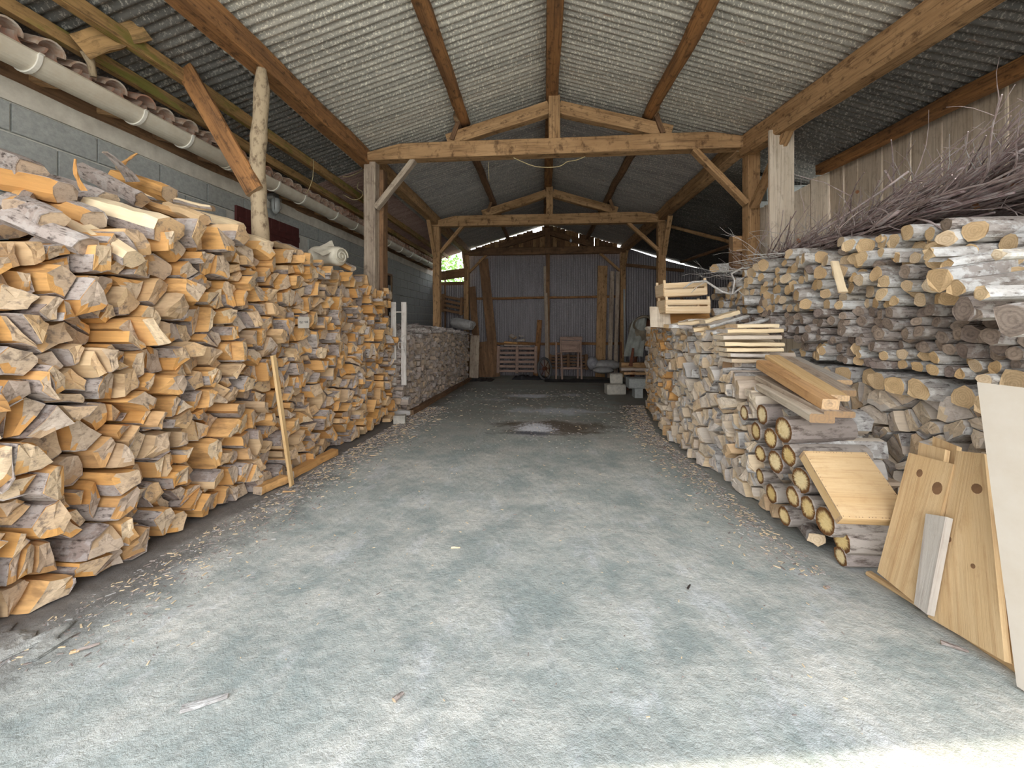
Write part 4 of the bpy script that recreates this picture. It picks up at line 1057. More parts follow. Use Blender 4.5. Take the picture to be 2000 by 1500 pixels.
# grey weathered planks and a rusty ring behind the tray
p=at(1545,872,X=1.55); q=at(1640,866,Y=p.y+.02)
tag(beam('grey_plank',p,q,.16,.035,BG,jit=.004),'grey-blue weathered plank lying behind the wooden tray','plank')
p=at(1545,900,X=1.52); q=at(1600,1000,X=1.56)
tag(beam('grey_batten',p,q,.05,.03,BG,jit=.004),'grey batten running down the left side of the wooden tray','batten')
mb=MB(); c=at(1598,874,X=1.74)+Vector((0,0,.03)); tube_mb(mb,[c+Vector((.035*math.cos(a),.0,.035*math.sin(a))) for a in [i*.42 for i in range(15)]],.008,7)
M_RUST=plain('rusty_iron',(.20,.07,.035),.85,.2,sc=25,c2=(.09,.04,.03))
tag(mb.build('iron_ring',M_RUST,smooth=True),'rusty iron ring lying on the grey plank behind the tray','ring')

# sawn timbers lying on the stakes, pointing at the viewer
M_ORW=beam_mat('orange_brown_timber',(.62,.38,.19),(.50,.28,.12),(.26,.13,.06),amt=.5); BOR=[M_ORW,E_PINE]
def timber(a,b,xa,xb,w,h,mats,label,seg=6,roll=0):
    return tag(beam('sawn_timber',at(*a,X=xa),at(*b,X=xb),w,h,mats,jit=.003,seg=seg,roll=roll),label,'timber','sawn timbers on the stake pile')
timber((1490,712),(1622,790),1.62,1.55,.085,.065,BOR,'orange-brown squared timber lying in front, topmost of the offcuts')
timber((1508,698),(1640,778),1.72,1.64,.10,.035,BP,'orange-grained board lying beside the front squared timber')
timber((1535,700),(1655,768),1.84,1.75,.09,.035,BG,'grey board lying rightmost of the offcut timbers')
timber((1495,738),(1640,808),1.64,1.58,.15,.035,BG,'grey worn plank beneath the orange squared timber')
timber((1495,756),(1606,818),1.58,1.50,.12,.05,BB,'light brown plank lowest of the slanting offcuts')
timber((1548,700),(1650,746),1.95,1.88,.09,.03,BGW,'pale grey board half hidden behind the offcut timbers')
timber((1420,712),(1455,722),1.52,1.78,.075,.06,BG,'stubby grey block of timber left of the offcuts')
# split planks lying level between the stakes and the tall stack
for k,(py,h,ms,lb) in enumerate([(862,.05,[DK_S,DK_E],'brown split plank lowest of three right of the top stakes'),(846,.045,[OR_B,OR_E],'dark brown split plank in the middle of three right of the top stakes'),(829,.03,BG,'long grey-brown plank topmost of three right of the top stakes')]):
    p=at(1548,py,X=1.62); q=Vector((1.62+.36,p.y+.02,p.z)); tag(beam('split_plank',p,q,.10,h,ms,jit=.008,seg=7),lb,'plank')
# horizontal rough planks under them
for (px0,px1,py,x0,w,h,ms,lb) in [(1550,1648,842,1.78,.10,.06,[GR_S,GR_E],'brown split plank lying level right of the top stakes'),(1545,1650,828,1.78,.08,.03,BG,'thin grey plank on the brown split plank'),(1500,1590,800,1.55,.08,.05,[DK_S,DK_E],'dark charred-looking log lying under the slanting offcuts'),(1460,1500,770,1.48,.09,.05,[GR_S,GR_E],'grey split plank end left of the offcut timbers'),(1465,1520,782,1.5,.07,.05,[OR_B,OR_E],'bark-covered slab under the grey split plank')]:
    p=at(px0,py,X=x0); q=p+Vector(((px1-px0)/750*p.y,0,0))
    tag(beam('rough_plank',p,q,w,h,ms,jit=.008,seg=7),lb,'plank')

# stack of short planks on the low right stack
SPK='short planks stacked on the low right stack'
for i,(x0,x1,y,c1,lb) in enumerate([(1428,1508,637,0,'topmost short plank with a bright edge'),(1410,1517,646,0,'second short plank from the top, orange edge'),(1402,1513,659,1,'third short plank from the top, knotty'),(1405,1518,671,0,'fourth short plank, whitish long edge'),(1408,1516,682,0,'fifth short plank, dark left half'),(1415,1490,692,1,'sixth short plank, broken pale end'),(1417,1480,703,1,'lowest grey short plank of the pile')]):
    yy=3.22+R.uniform(-.02,.02); p=at(x0,y,Y=yy); q=at(x1,y,Y=yy+.03); q.z=p.z+R.uniform(-.004,.004)
    tag(beam('short_plank',p,q,.17,.030,[PALE_S,GR_E] if c1==0 else [GR_S,GR_E],jit=.004,seg=5),lb+' in the plank pile by the offcuts','plank',SPK)
for i,(a,b,lb) in enumerate([((1318,634),(1372,628),'split slat under the crates, bright edged'),((1350,643),(1420,634),'two-tone split slat below the crates'),((1362,652),(1412,646),'pale batten end below the crates'),((1300,636),(1345,640),'grey twig-like slat at the left end below the crates'),((1372,630),(1440,612),'thick torn pale slab right of the crates'),((1385,640),(1460,618),'long lichen-streaked branch right of the crates'),((1390,652),(1500,622),'long pale branch over the short planks')]):
    p=at(*a,Y=3.9-.04*i); q=at(*b,Y=3.95-.04*i)
    tag(beam('split_billet',p,q,.10 if i<5 else .05,.035,[PALE_S,GR_E] if i in(0,1,2,4) else [RN_B,RN_E],jit=.008,seg=7,round_=i>4),lb,'slat')

# slatted crates
def crate(name,p0,lx,ly,h,label,tilt=0,open_side=True):
    t=empty(name,p0,label,'crate','slatted crates on the low right stack')
    M0=Matrix.Translation(p0)@Matrix.Rotation(tilt,4,'Y')
    def b(nm,x0,x1,y0,y1,z0,z1,al):
        mb=MB()
        if al=='x': box_mb(mb,x0,x1,y0,y1,z0,z1,R.random(),.001); M=M0
        elif al=='y': box_mb(mb,y0,y1,-x1,-x0,z0,z1,R.random(),.001); M=M0@ROTZ
        else: box_mb(mb,z0,z1,y0,y1,-x1,-x0,R.random(),.001); M=M0@Matrix.Rotation(-math.pi/2,4,'Y')
        mb.build(nm,BCR,t,M)
    for x in (0,lx-.025):
        for y in (0,ly-.025): b('corner_post',x,x+.025,y,y+.025,0,h+.03,'z')
    for y in (-.008,ly): 
        b('slat',0,lx,y,y+.008,.0,h*.48,'x'); b('slat',0,lx,y,y+.008,h*.60,h*.97,'x')
    for x in (-.008,lx): b('end_panel',x,x+.008,0,ly,.005,h*.95,'y')
    for i in range(4): b('bottom_slat',0,lx,ly*i/4+.005,ly*(i+1)/4-.012,-.006,0,'x')
    return t
M_CR=beam_mat('crate_wood',(.78,.62,.42),(.72,.53,.32),(.5,.33,.17),amt=.2); BCR=[M_CR,E_PINE]
cb=at(1300,608,Y=4.35)
crate('crate',Vector((cb.x,4.35,1.255)),.47,.30,.15,'lower slatted pale wooden crate on the low right stack')
crate('crate',Vector((cb.x+.0,4.4,1.44)),.46,.30,.15,'upper slatted pale wooden crate, tilted, with torn label',tilt=-.045)
tag(beam('crate_board',at(1288,600,Y=4.6),at(1290,640,Y=4.45),.22,.015,BB,up=(0,-.3,1)),'brown board edge standing at the left of the crates','board')

# leaning batten and paper note on the near left stack
tag(beam('leaning_batten',at(533,694,X=-2.03),on_floor(570,949)+Vector((0.0,0,.005)),.045,.022,BP,up=(1,0,.2),jit=.002),'thin straight pine batten leaning on the near left stack','batten')
M_CARD=plain('greyed_card',(.40,.36,.31),.9,var=.2); M_INK=plain('marker_ink',(.03,.03,.04),.8,var=.1)
c=at(588,641,X=-2.06); e=at(608,619,X=-2.06)
card=empty('card_note',(c+e)/2,'small grey wooden tag with handwritten marks set among the log ends','tag')
u0=at(608,641,X=-2.06); wv=(u0.y-c.y); hv=e.z-c.z
# the tag faces slightly towards the aisle mouth
def tagM():
    x=Vector((.5,.86,0)).normalized(); z=Vector((0,0,1)); n=x.cross(z)
    M=Matrix((x,n,z)).transposed().to_4x4(); M.translation=Vector((-2.09,c.y,c.z)); return M
TM=tagM(); TW,TH=.092,hv
mb=MB(); box_mb(mb,0,TW,0,.012,0,TH,c=.001); mb.build('plate',[M_CARD,M_CARD],card,TM)
def stroke(pts,w=.0035):
    mb=MB()
    for a,b in zip(pts,pts[1:]):
        d=Vector((b[0]-a[0],0,b[1]-a[1])); n_=Vector((-d.z,0,d.x)).normalized()*w/2
        A=Vector((a[0],.0118,a[1])); B=Vector((b[0],.0118,b[1]))
        vs=[A-n_,B-n_,B+n_,A+n_]; vs+=[v+Vector((0,.0014,0)) for v in vs]
        mb.add(vs,[(0,1,2,3),(7,6,5,4),(0,4,5,1),(1,5,6,2),(2,6,7,3),(3,7,4,0)],[0]*6,[[(0,0)]*4]*6)
    return mb
for pts in ([(.010,.060),(.014,.046),(.022,.044),(.038,.046)],[(.016,.058),(.026,.052),(.036,.058)],[(.046,.060),(.052,.052)],[(.060,.062),(.060,.044)],[(.068,.058),(.078,.062),(.080,.05),(.070,.046),(.068,.058)]):
    stroke([(a,b*TH/.1) for a,b in pts]).build('mark',[M_INK],card,TM)

# white slatted rack standing between the two left stacks
M_WHT=beam_mat('flaking_white_paint',(.66,.62,.57),(.56,.51,.46),(.33,.27,.22),amt=.5); BW=[M_WHT,E_BEAM]
rk=empty('slatted_rack',(-2.0,5.45,.2),'flaking white two-rail wooden rack hanging between the left stacks','rack')
Yk=5.50
for (a,b) in ((767,773),(787,793)):
    top=at((a+b)/2 if 0 else a+2,590,Y=Yk); bot=at(b-3 if 0 else a+4,752,Y=Yk); beam('rail',(top.x,Yk,bot.z),(top.x,Yk,top.z),.075,.035,BW,rk,up=(0,-1,0))
for z in (609,733):
    a=at(768,z,Y=Yk+.035); b=at(793,z,Y=Yk+.035); beam('rung',a,b,.02,.05,BW,rk,up=(0,-1,0))
mb=MB()
c=at(785,675,Y=Yk-.04)
pts=[c+Vector((.055*math.cos(a),0,.06*math.sin(a)+.012*math.sin(3*a))) for a in [i*.35 for i in range(37)]]; tube_mb(mb,pts,.006,6)
tube_mb(mb,[c+Vector((0,0,.06)),c+Vector((-.03,.01,.1)),c+Vector((.05,.0,.16)),c+Vector((.02,0,.02)),c+Vector((.06,0,-.16))],.005,6)
M_ROPE=plain('white_cord',(.62,.58,.54),.9,var=.2)
tag(mb.build('coiled_cord',M_ROPE,smooth=True),'coil of whitish cord hanging on the slatted rack','cord')

# rolled sacks
M_SACK=plain('whitish_sackcloth',(.66,.61,.50),.85,sc=11,c2=(.50,.45,.36),bump=.4)
M_SACKG=plain('grey_sackcloth',(.40,.385,.37),.85,sc=11,c2=(.27,.26,.25),bump=.4)
def sack(name,c,L,r,ax,mat,label,flap=None,seed=1,spiral=True):
    t=empty(name,c,label,'sack')
    x=Vector(ax).normalized(); M,_=frame_for(Vector(c)-x*L/2,Vector(c)+x*L/2)
    mb=MB(); n=28; rings=[]
    for q in range(13):
        f=q/12; rad=r*(1+.10*pnoise((f*4,seed,0)))*(.86 if q in(0,12) else 1)
        rings.append([(L*f,rad*math.cos(2*math.pi*i/n)*(1+.10*pnoise((i*.5,f*3,seed))),rad*.85*math.sin(2*math.pi*i/n)*(1+.12*pnoise((i*.5,f*3,seed+5)))) for i in range(n)])
    prism(mb,rings,.5,0,0); mb.build('roll',mat,t,M,smooth=True)
    if spiral:
        for s in (-.01,L+.01):
            mb=MB(); pts=[(s,(r*.9-k*r*.028)*math.cos(k*.5),(r*.78-k*r*.026)*math.sin(k*.5)) for k in range(28)]
            tube_mb(mb,pts,.009*r/.12,6); mb.build('spiral_edge',mat,t,M,smooth=True)
    if flap:
        mb=MB()
        n=8; vs=[];fs=[];uv=[]
        for i in range(n+1):
            for j in range(n+1):
                a=i/n;b=j/n; P=Vector(flap[0])*(1-a)*(1-b)+Vector(flap[1])*a*(1-b)+Vector(flap[2])*a*b+Vector(flap[3])*(1-a)*b
                vs.append(P+Vector((0,0,.02*pnoise((a*4,b*4,seed)))))
        for i in range(n):
            for j in range(n): a=i*(n+1)+j; fs.append((a,a+1,a+n+2,a+n+1)); uv.append(((0,0),)*4)
        base=len(vs); vs2=vs+[v+Vector((.0,.006,.004)) for v in vs]; 
        mb.add(vs2,fs+[tuple(i+base for i in f[::-1]) for f in fs],[0]*len(fs)*2,uv*2); mb.build('flap',mat,t,smooth=True)
    return t
c=at(640,500,X=-2.42)
sack('rolled_sack',(c.x,c.y,c.z),.34,.125,(1,-.15,-.05),M_SACK,'rolled dirty white sack sitting on the near left stack before the first post',
     flap=[at(608,488,X=-2.5),at(648,470,X=-2.4),at(655,488,X=-2.3),at(632,500,X=-2.3)],seed=3)
c=at(893,635,Y=10.2)
sack('rolled_sheet',(-2.15,10.2,c.z+.03),.62,.16,(.8,-.35,-.12),M_SACKG,'grey rolled plastic sheet lying on the far end of the rear left stack',seed=8)

# ------------------------------------------------------------------ things along the back wall
def wall_plank(name,a,b,Y,w,th,mats,label,cat='board',lean=.25,par=None,rest=True):
    """plank standing from pixel b (foot) to pixel a (head), leaning back"""
    f=at(*b,Y=Y-lean); h=at(*a,Y=Y); 
    if rest: f.z=fz(f.y)+.01
    o=beam(name,f,h,w,th,mats,par,up=(0,-1,.0),jit=.003)
    if not par: tag(o,label,cat)
    return o
wall_plank('tall_plank',(944,506),(968,730),12.35,.30,.04,BD,'broad tapering brown plank leaning at the left of the back wall',lean=.5)
wall_plank('tall_plank',(922,560),(935,735),12.3,.22,.03,BD,'dark warped plank leaning in the left back corner',lean=.6)
wall_plank('square_board',(948,667),(958,726),12.0,.5,.025,[M_BEAMD,E_BEAM],'square brown panel standing against the left end of the back wall',lean=.12)
wall_plank('corrugated_offcut',(928,655),(925,730),11.5,.28,.03,BG,'ribbed brown board standing at the end of the rear left stack',lean=.1)
wall_plank('tall_plank',(1065,520),(1069,712),12.3,.11,.05,BG,'grey-white post leaning beside the centre post',lean=.12)
wall_plank('tall_plank',(1054,625),(1046,700),12.35,.16,.03,BR,'short reddish plank left of the centre post',lean=.2)
wall_plank('tall_plank',(1177,519),(1172,705),12.35,.30,.04,BM,'tall straight brown board leaning right of the wooden frame',lean=.1)
wall_plank('tall_plank',(1196,530),(1190,705),12.3,.13,.04,BG,'narrow grey plank right of the tall brown board',lean=.3)
wall_plank('tall_plank',(1207,530),(1202,705),12.28,.12,.04,BG,'second narrow grey plank, next to the third right post',lean=.3)
wall_plank('metal_strip',(1219,565),(1221,700),12.1,.06,.02,[M_GALV,M_GALV],'thin pale metal strip standing beside the third right post',lean=.1)
def slatted(name,x0,x1,y0,y1,Y,nsl,label,cat,lean=.15,mats=None,cols=(0,.5,1),depth=.11,roll=0):
    mats=mats or [M_BEAMD2,E_BEAM]
    t=empty(name,at((x0+x1)/2,y1,Y=Y),label,cat)
    a=at(x0,y0,Y=Y); b=at(x1,y1,Y=Y-lean)
    def Pf(u,v,d=0): return Vector((a.x+(b.x-a.x)*u,(Y+(b.y-Y)*v)-d,a.z+(b.z-a.z)*v+roll*(u-.5)))
    for i in range(nsl):
        v=(i+.5)/nsl; beam('slat',Pf(0,v,.03),Pf(1,v,.03),.02,(a.z-b.z)/nsl*.58,mats,t,up=(0,-1,0)) if 0 else beam('slat',Pf(0,v,.03),Pf(1,v,.03),.02,(a.z-b.z)/nsl*.58,mats,t,up=(0,0,1))
    for u in cols: beam('bearer',Pf(min(max(u,.03),.97),0,-.02),Pf(min(max(u,.03),.97),1,-.02),.08,.07,mats,t,up=(0,-1,0)); 
    for u in cols: beam('upright',Pf(min(max(u,.03),.97),0,.05),Pf(min(max(u,.03),.97),1,.05),.09,.02,mats,t,up=(0,-1,0))
    return t
M_BEAMD2=beam_mat('old_pallet_wood',(.40,.27,.21),(.28,.19,.15),(.11,.075,.06))
slatted('pallet',972,1049,676,729,11.7,6,'brown pallet standing on edge by the back wall','pallet')
slatted('pallet',862,905,578,612,12.0,4,'dark pallet lying tilted in the far left corner','pallet',roll=-.15,mats=BD,cols=(.1,.9))
slatted('pallet',1072,1148,692,722,12.15,5,'dark pallet behind the wooden frame at the back wall','pallet',mats=BD)
# clutter on the pallet
for (a,b,w,ms,lb) in [((985,668),(1010,670),.12,[OR_S,OR_E,OR_B],'orange board offcut on the standing pallet'),((998,655),(1006,660),.22,[OR_S,OR_E,OR_B],'root stump on top of the standing pallet'),((1012,665),(1024,664),.16,[GR_S,GR_E,GR_B],'grey stone-like block on the standing pallet'),((1014,656),(1022,657),.06,[GR_S,GR_E,GR_B],'small pale wood piece topmost on the pallet clutter'),((985,674),(1035,675),.1,[DK_S,DK_E,OR_B],'rough slab along the top of the standing pallet')]:
    free_log('wood_offcut',at(*a,Y=11.65),at(*b,Y=11.6),w,w*.6,ms,lb,'wood')
# wooden frame (old stand) in front
fr=empty('old_stand',at(1112,725,Y=11.0),'old reddish wooden stand with four legs at the back wall','frame')
for (a,b,dy) in (((1095,660),(1098,735),0),((1134,660),(1136,735),0),((1086,668),(1086,732),.3),((1130,668),(1128,732),.3)):
    f=at(*b,Y=11.0+dy); f.z=fz(f.y); h=at(*a,Y=11.15+dy*.3); beam('leg',f,h,.05,.05,[M_BEAMD2,E_BEAM],fr)
for (y,yy) in ((661,11.12),(686,11.1),(719,11.05)):
    a=at(1094,y,Y=yy); b=at(1137,y,Y=yy); beam('crossbar',a,b,.04,.06 if y>661 else .10,[M_BEAMD2,E_BEAM],fr)
a=at(1096,675,Y=11.14); b=at(1134,675,Y=11.14); beam('panel',a,b,.015,.28,[M_BEAMD2,E_BEAM],fr)
beam('side_rail',at(1086,690,Y=11.3),at(1096,690,Y=11.05),.03,.04,[M_BEAMD2,E_BEAM],fr)
# spoked wheel
wh=empty('wheel',at(1063,712,Y=11.2),'small spoked wheel leaning between the pallet and the wooden frame','wheel')
c=at(1064,710,Y=11.2); n_=Vector((.75,-.6,.1)).normalized(); u1=n_.cross(Vector((0,0,1))).normalized(); v1=u1.cross(n_)
rim=.30; c.z=fz(11.2)+rim+.03
mb=MB(); tube_mb(mb,[c+(u1*math.cos(a)+v1*math.sin(a))*rim for a in [i*2*math.pi/28 for i in range(29)]],.035,8,caps=False); mb.build('tyre',plain('old_rubber',(.12,.115,.11),.9),wh,smooth=True)
mb=MB(); tube_mb(mb,[c-n_*.06,c+n_*.06],.05,12); mb.build('hub',M_RUST,wh)
for k in range(8):
    a=k*math.pi/4; mb=MB(); tube_mb(mb,[c,c+(u1*math.cos(a)+v1*math.sin(a))*rim],.01,6); mb.build('spoke',M_RUST,wh)
# long dark tarpaulin strip on the floor along the back
def cloth(name,poly_c,rx,ry,h,mat,label,cat,seed=0,n=30,m=14):
    mb=MB(); vs=[];fs=[];uv=[]
    for i in range(n+1):
        for j in range(m+1):
            a=i/n*2-1;b=j/m*2-1; edge=max(0,1-max(abs(a),abs(b))**4); x=poly_c[0]+rx*a; y=poly_c[1]+ry*b*(1+.3*pnoise((a*2,seed,0)))+.1*pnoise((a*3,0,seed))
            z=fz(y)+.012+edge*h*(.3+1.0*abs(pnoise((a*4,b*2.5,seed)))); vs.append((x,y,z))
    for i in range(n):
        for j in range(m): a=i*(m+1)+j; fs.append((a,a+1,a+m+2,a+m+1)); uv.append(((0,0),)*4)
    k=len(vs); vs+=[(x,y,z-.008) for x,y,z in vs]
    mb.add(vs,fs+[tuple(i+k for i in f[::-1]) for f in fs],[0]*len(fs)*2,uv*2); return tag(mb.build(name,mat,smooth=True),label,cat)
M_TARP=plain('black_sheet',(.035,.033,.035),.55,sc=8)
cloth('tarpaulin',(1.15,10.9,0),1.1,.30,.07,M_TARP,'crumpled black sheet on the floor beneath the wooden frame','sheet',2)
cloth('tarpaulin',(-.35,11.3,0),.55,.2,.16,M_TARP,'black bunched sheet in front of the standing pallet','sheet',5)
cloth('tarpaulin',(-1.75,10.9,0),.35,.35,.06,M_TARP,'dark rag on the floor at the end of the rear left stack','sheet',9)
# white plastic bag and grey sacks on the right
for (px,py,Y,s,mt,lb) in [(1157,703,11.6,(.17,.17,.20),plain('white_plastic',(.42,.41,.43),.4,sc=9,c2=(.2,.19,.2),bump=.8),'crumpled whitish plastic bag by the back wall'),(1185,706,11.6,(.42,.22,.15),M_SACKG,'grey filled sack lying right of the plastic bag'),(1178,716,11.3,(.30,.2,.10),M_SACKG,'flat grey-brown sack lying before the tall brown board')]:
    c=at(px,py,Y=Y); c.z=max(fz(Y)+s[2]*.8,c.z-.1); mb=MB(); rings=[]; n=16
    for q in range(9):
        th=math.pi*(q+.3)/8.6; rings.append([(c.x-s[0]*math.cos(th),c.y+s[1]*math.sin(th)*math.cos(2*math.pi*i/n)*(1+.25*pnoise((i,q,s[0]*9))),max(c.z+s[2]*math.sin(th)*math.sin(2*math.pi*i/n)*(1+.3*pnoise((i*.8,q*.8,3))),fz(c.y)+.005)) for i in range(n)])
    prism(mb,rings,.5,0,0); tag(mb.build('sack',mt,smooth=True),lb,'sack')

# concrete mixer under a drape, with its rusty box
mx=empty('cement_mixer',at(1250,730,Y=9.2),'dusty cement mixer with brown drum behind the low right stack','mixer')
M_DRUM=plain('dusty_drum',(.30,.25,.18),.7,.3,sc=6,c2=(.15,.12,.09)); 
M_DRAPE=plain('cloudy_plastic_drape',(.34,.35,.32),.35,sc=5,c2=(.2,.2,.18))
c=at(1262,648,Y=9.4); axd=Vector((-.35,-.75,.45)).normalized()
prof=[(-.42,.02),(-.40,.2),(-.28,.33),(-.05,.40),(.15,.38),(.34,.25),(.42,.2),(.43,.19),(.36,.18),(.14,.33),(-.05,.35)]
M,_=frame_for(c,c+axd)
mb=MB(); n=24; prism(mb,[[(x,r*math.cos(2*math.pi*i/n),r*math.sin(2*math.pi*i/n)) for i in range(n)] for x,r in prof],.5,0,0); mb.build('drum',[M_DRUM],mx,M,smooth=True)
mb=MB(); prism(mb,[[(x,.405*math.cos(2*math.pi*i/n)*q,.405*math.sin(2*math.pi*i/n)*q) for i in range(n)] for x,q in ((-.09,1),(-.03,1.03),(.03,1))],.5,0,0); mb.build('drum_band',[M_RUST],mx,M)
fl=fz(9.4)
for dx,dy in ((-.42,-.3),(.35,-.3),(-.2,.45),(.45,.4)):
    beam('leg',(c.x+dx*1.2,9.4+dy,fz(9.4+dy)),(c.x+dx*.4,9.4+dy*.5,c.z-.1),.045,.045,[M_RUST,M_RUST],mx)
mb=MB(); box_mb(mb,c.x+.1,c.x+.6,8.9,9.3,c.z-.62,c.z-.18); mb.build('motor_box',[M_RUST,M_RUST],mx)
a=at(1228,655,Y=9.1); mb=MB()
vs=[];fs=[];uv=[]
for i in range(9):
    for j in range(9):
        u=i/8;v=j/8; top=Vector((c.x-.35+.35*u,9.25,c.z+.28+.12*u)); bot=Vector((c.x-.62+.42*u,8.95,c.z-.55)); p=top*(1-v)+bot*v; p.y+=.05*math.sin(u*14+v*3); vs.append(p)
for i in range(8):
    for j in range(8): k=i*9+j; fs.append((k,k+1,k+10,k+9)); uv.append(((0,0),)*4)
mb.add(vs,fs,[0]*64,uv); mb.build('plastic_drape',M_DRAPE,mx,smooth=True)
# beam saw-horse clutter: planks on blocks
M_STONE=plain('pale_stone',(.50,.46,.39),.95,sc=16,c2=(.33,.31,.27),bump=.8)
def rock(name,c,sx,sy,sz,mat,label,cat,rot=0):
    mb=MB(); rings=[]
    for q,f in enumerate((0,.08,.5,.92,1)):
        k=.93 if q in(0,4) else 1
        rings.append([(sx*(f-.5),a*k+.008*pnoise((f*5,a*9,sx*9)),b*k+.008*pnoise((f*5,b*9,sy*9))) for a,b in rect_sec(sy,sz,.018)])
    prism(mb,rings,.5,0,0); o=mb.build(name,mat,None,Matrix.Translation(c)@Matrix.Rotation(rot,4,'Z')); return tag(o,label,cat)
g=on_floor(1202,770); Yb=g.y
rock('stone_block',Vector((g.x-.01,Yb,fz(Yb)+.115)),.40,.25,.22,M_STONE,'lower pale stone block on the floor before the mixer','block',.1)
rock('stone_block',Vector((g.x+.02,Yb+.02,fz(Yb)+.34)),.26,.24,.21,M_STONE,'smaller pale stone block set on the lower one','block',-.15)
g2=on_floor(1244,776)
tb_=empty('stone_bench',g2,'grey concrete T-shaped bench end beside the low right stack','bench')
mb=MB(); box_mb(mb,g2.x-.07,g2.x+.09,g2.y-.12,g2.y+.12,fz(g2.y),fz(g2.y)+.20,c=.01); mb.build('pedestal',[M_BLK,M_BLK],tb_)
mb=MB(); box_mb(mb,g2.x-.19,g2.x+.30,g2.y-.16,g2.y+.16,fz(g2.y)+.20,fz(g2.y)+.40,c=.02); mb.build('slab',[M_BLK,M_BLK],tb_)
zz=fz(Yb)+.46
for (x0,x1,y,z,w,h,ms,lb) in [(1.72,2.7,Yb-.0,zz,.16,.05,BM,'brown plank laid over the stone blocks'),(1.76,2.9,Yb+.5,zz+.10,.2,.16,BM,'thick squared beam end lying behind the stone blocks'),(1.7,2.5,Yb+.15,zz+.06,.1,.06,[DK_S,DK_E],'dark charred piece between the stone blocks and the beam')]:
    tag(beam('loose_beam',(x0,y,z),(x1,y+.05,z),w,h,ms,jit=.006),lb,'timber')
tag(beam('iron_stand',at(1232,715,Y=Yb+.3),at(1237,680,Y=Yb+.3),.07,.07,[M_RUST,M_RUST],taper=.4,jit=.006),'rusty iron foot standing on the planks before the mixer','stand')
tag(beam('iron_bar',at(1213,668,Y=Yb+1),at(1214,700,Y=Yb+1),.025,.025,[M_RUST,M_RUST]),'thin rusty bar upright before the mixer','bar')

# logs and board resting deep in the right aisle, above the crates
free_log('round_log',at(1395,525,Y=5.6)+Vector((0,0,0)),at(1452,524,Y=6.3),.16,.15,[RN_B,RN_E,RN_B],'cut log with tan end at the top left corner of the tall right stack','log',n=11,bark=False)
tag(beam('dark_pole',(3.9,7.2,fz(7.2)+.02),(2.72,8.5,2.0),.05,.05,BD,round_=True),'dark pole leaning on the second right post from behind','pole')
tag(beam('post_stub',at(1438,530,Y=5.35),at(1437,462,Y=5.35),.13,.12,BD,up=(0,-1,0)),'short dark round post stub left of the first right post','post')
tag(beam('brace_block',at(1428,478,Y=5.3),at(1450,477,Y=5.3),.1,.2,BM),'square wooden block nailed left of the first right post','block')

# ------------------------------------------------------------------ brushwood on top of the tall right stack
rr=random.Random(44)
M_TWIG=bark_mat('purple_brown_twig_bark',[(0,(.42,.31,.29)),(.5,(.58,.46,.43)),(1,(.30,.21,.21))],crack=(.13,.08,.08),lich=(.58,.52,.51))
M_TWIGP=bark_mat('pale_lichened_twig_bark',[(0,(.62,.60,.58)),(1,(.50,.46,.42))],crack=(.25,.2,.18),lich=(.72,.73,.70))
BT=[(1.2,1.86),(2.0,1.90),(2.8,1.88),(3.6,1.84),(4.5,1.76),(5.2,1.66)]
def wig(p,d,L,n,amp,rr,up=0):
    pts=[Vector(p)]; d=Vector(d).normalized()
    for k in range(n):
        d=(d+Vector((rr.uniform(-amp,amp),rr.uniform(-amp,amp),rr.uniform(-amp,amp)+up))).normalized(); pts.append(pts[-1]+d*(L/n))
    return pts
def brush(name,N,y0,y1,x0,x1,zo,zs,Lr,rad,mats,label,amp=.14,up=.01,dirs=(-.1,-1,.05),spread=.35,nseg=7,slots=1):
    mb=MB()
    for i in range(N):
        y=rr.uniform(y0,y1); x=rr.uniform(x0,x1); h=rr.random()**1.5
        z=lerp(BT,y)+zo+zs*h*(.4+.6*(x-x0)/(x1-x0))*(1.3-.25*(y-1))
        d=Vector(dirs)+Vector((rr.uniform(-spread,spread),rr.uniform(-.25,.25),rr.uniform(-.15,.2)))
        L=rr.uniform(*Lr); pts=wig((x,y,z),d,L,nseg,amp,rr,up); r_=rr.uniform(*rad)
        pts=[Vector((min(q.x,3.64),q.y,max(q.z,lerp(BT,q.y)-.06))) for q in pts]
        tube_mb(mb,pts,r_,5,rr.random(),slot=rr.randrange(slots),caps=True,taper=.35)
        for b in range(rr.randint(0,3)):
            k=rr.randrange(1,len(pts)-1); dd=(pts[k+1]-pts[k-1]).normalized()+Vector((rr.uniform(-.7,.7),rr.uniform(-.5,.5),rr.uniform(-.4,.7)))
            tube_mb(mb,[Vector((min(q.x,3.64),q.y,q.z)) for q in wig(pts[k],dd,L*rr.uniform(.15,.4),4,.25,rr)],r_*.5,4,rr.random(),slot=0,caps=False,taper=.3)
    return tag(mb.build(name,mats),label,'brushwood',None,'stuff')
brush('brushwood',1100,1.2,4.9,2.42,3.3,-.04,.34,(.5,1.3),(.004,.010),[M_TWIG],'dense purple-brown brushwood heaped on the tall right stack')
brush('fine_twigs',330,1.3,4.4,2.5,3.35,.06,.30,(.2,.42),(.0018,.004),[M_TWIG,M_TWIGP],'fine whippy twigs sprouting above the brushwood against the boards',amp=.3,up=.07,dirs=(-.2,-.4,.45),spread=.8,slots=2)
brush('lichened_twigs',70,3.4,4.9,2.2,2.9,-.05,.16,(.3,.7),(.003,.006),[M_TWIGP],'pale lichened twigs at the left tail of the brushwood',amp=.4,up=.0,dirs=(-.5,.3,.0),spread=1.0)
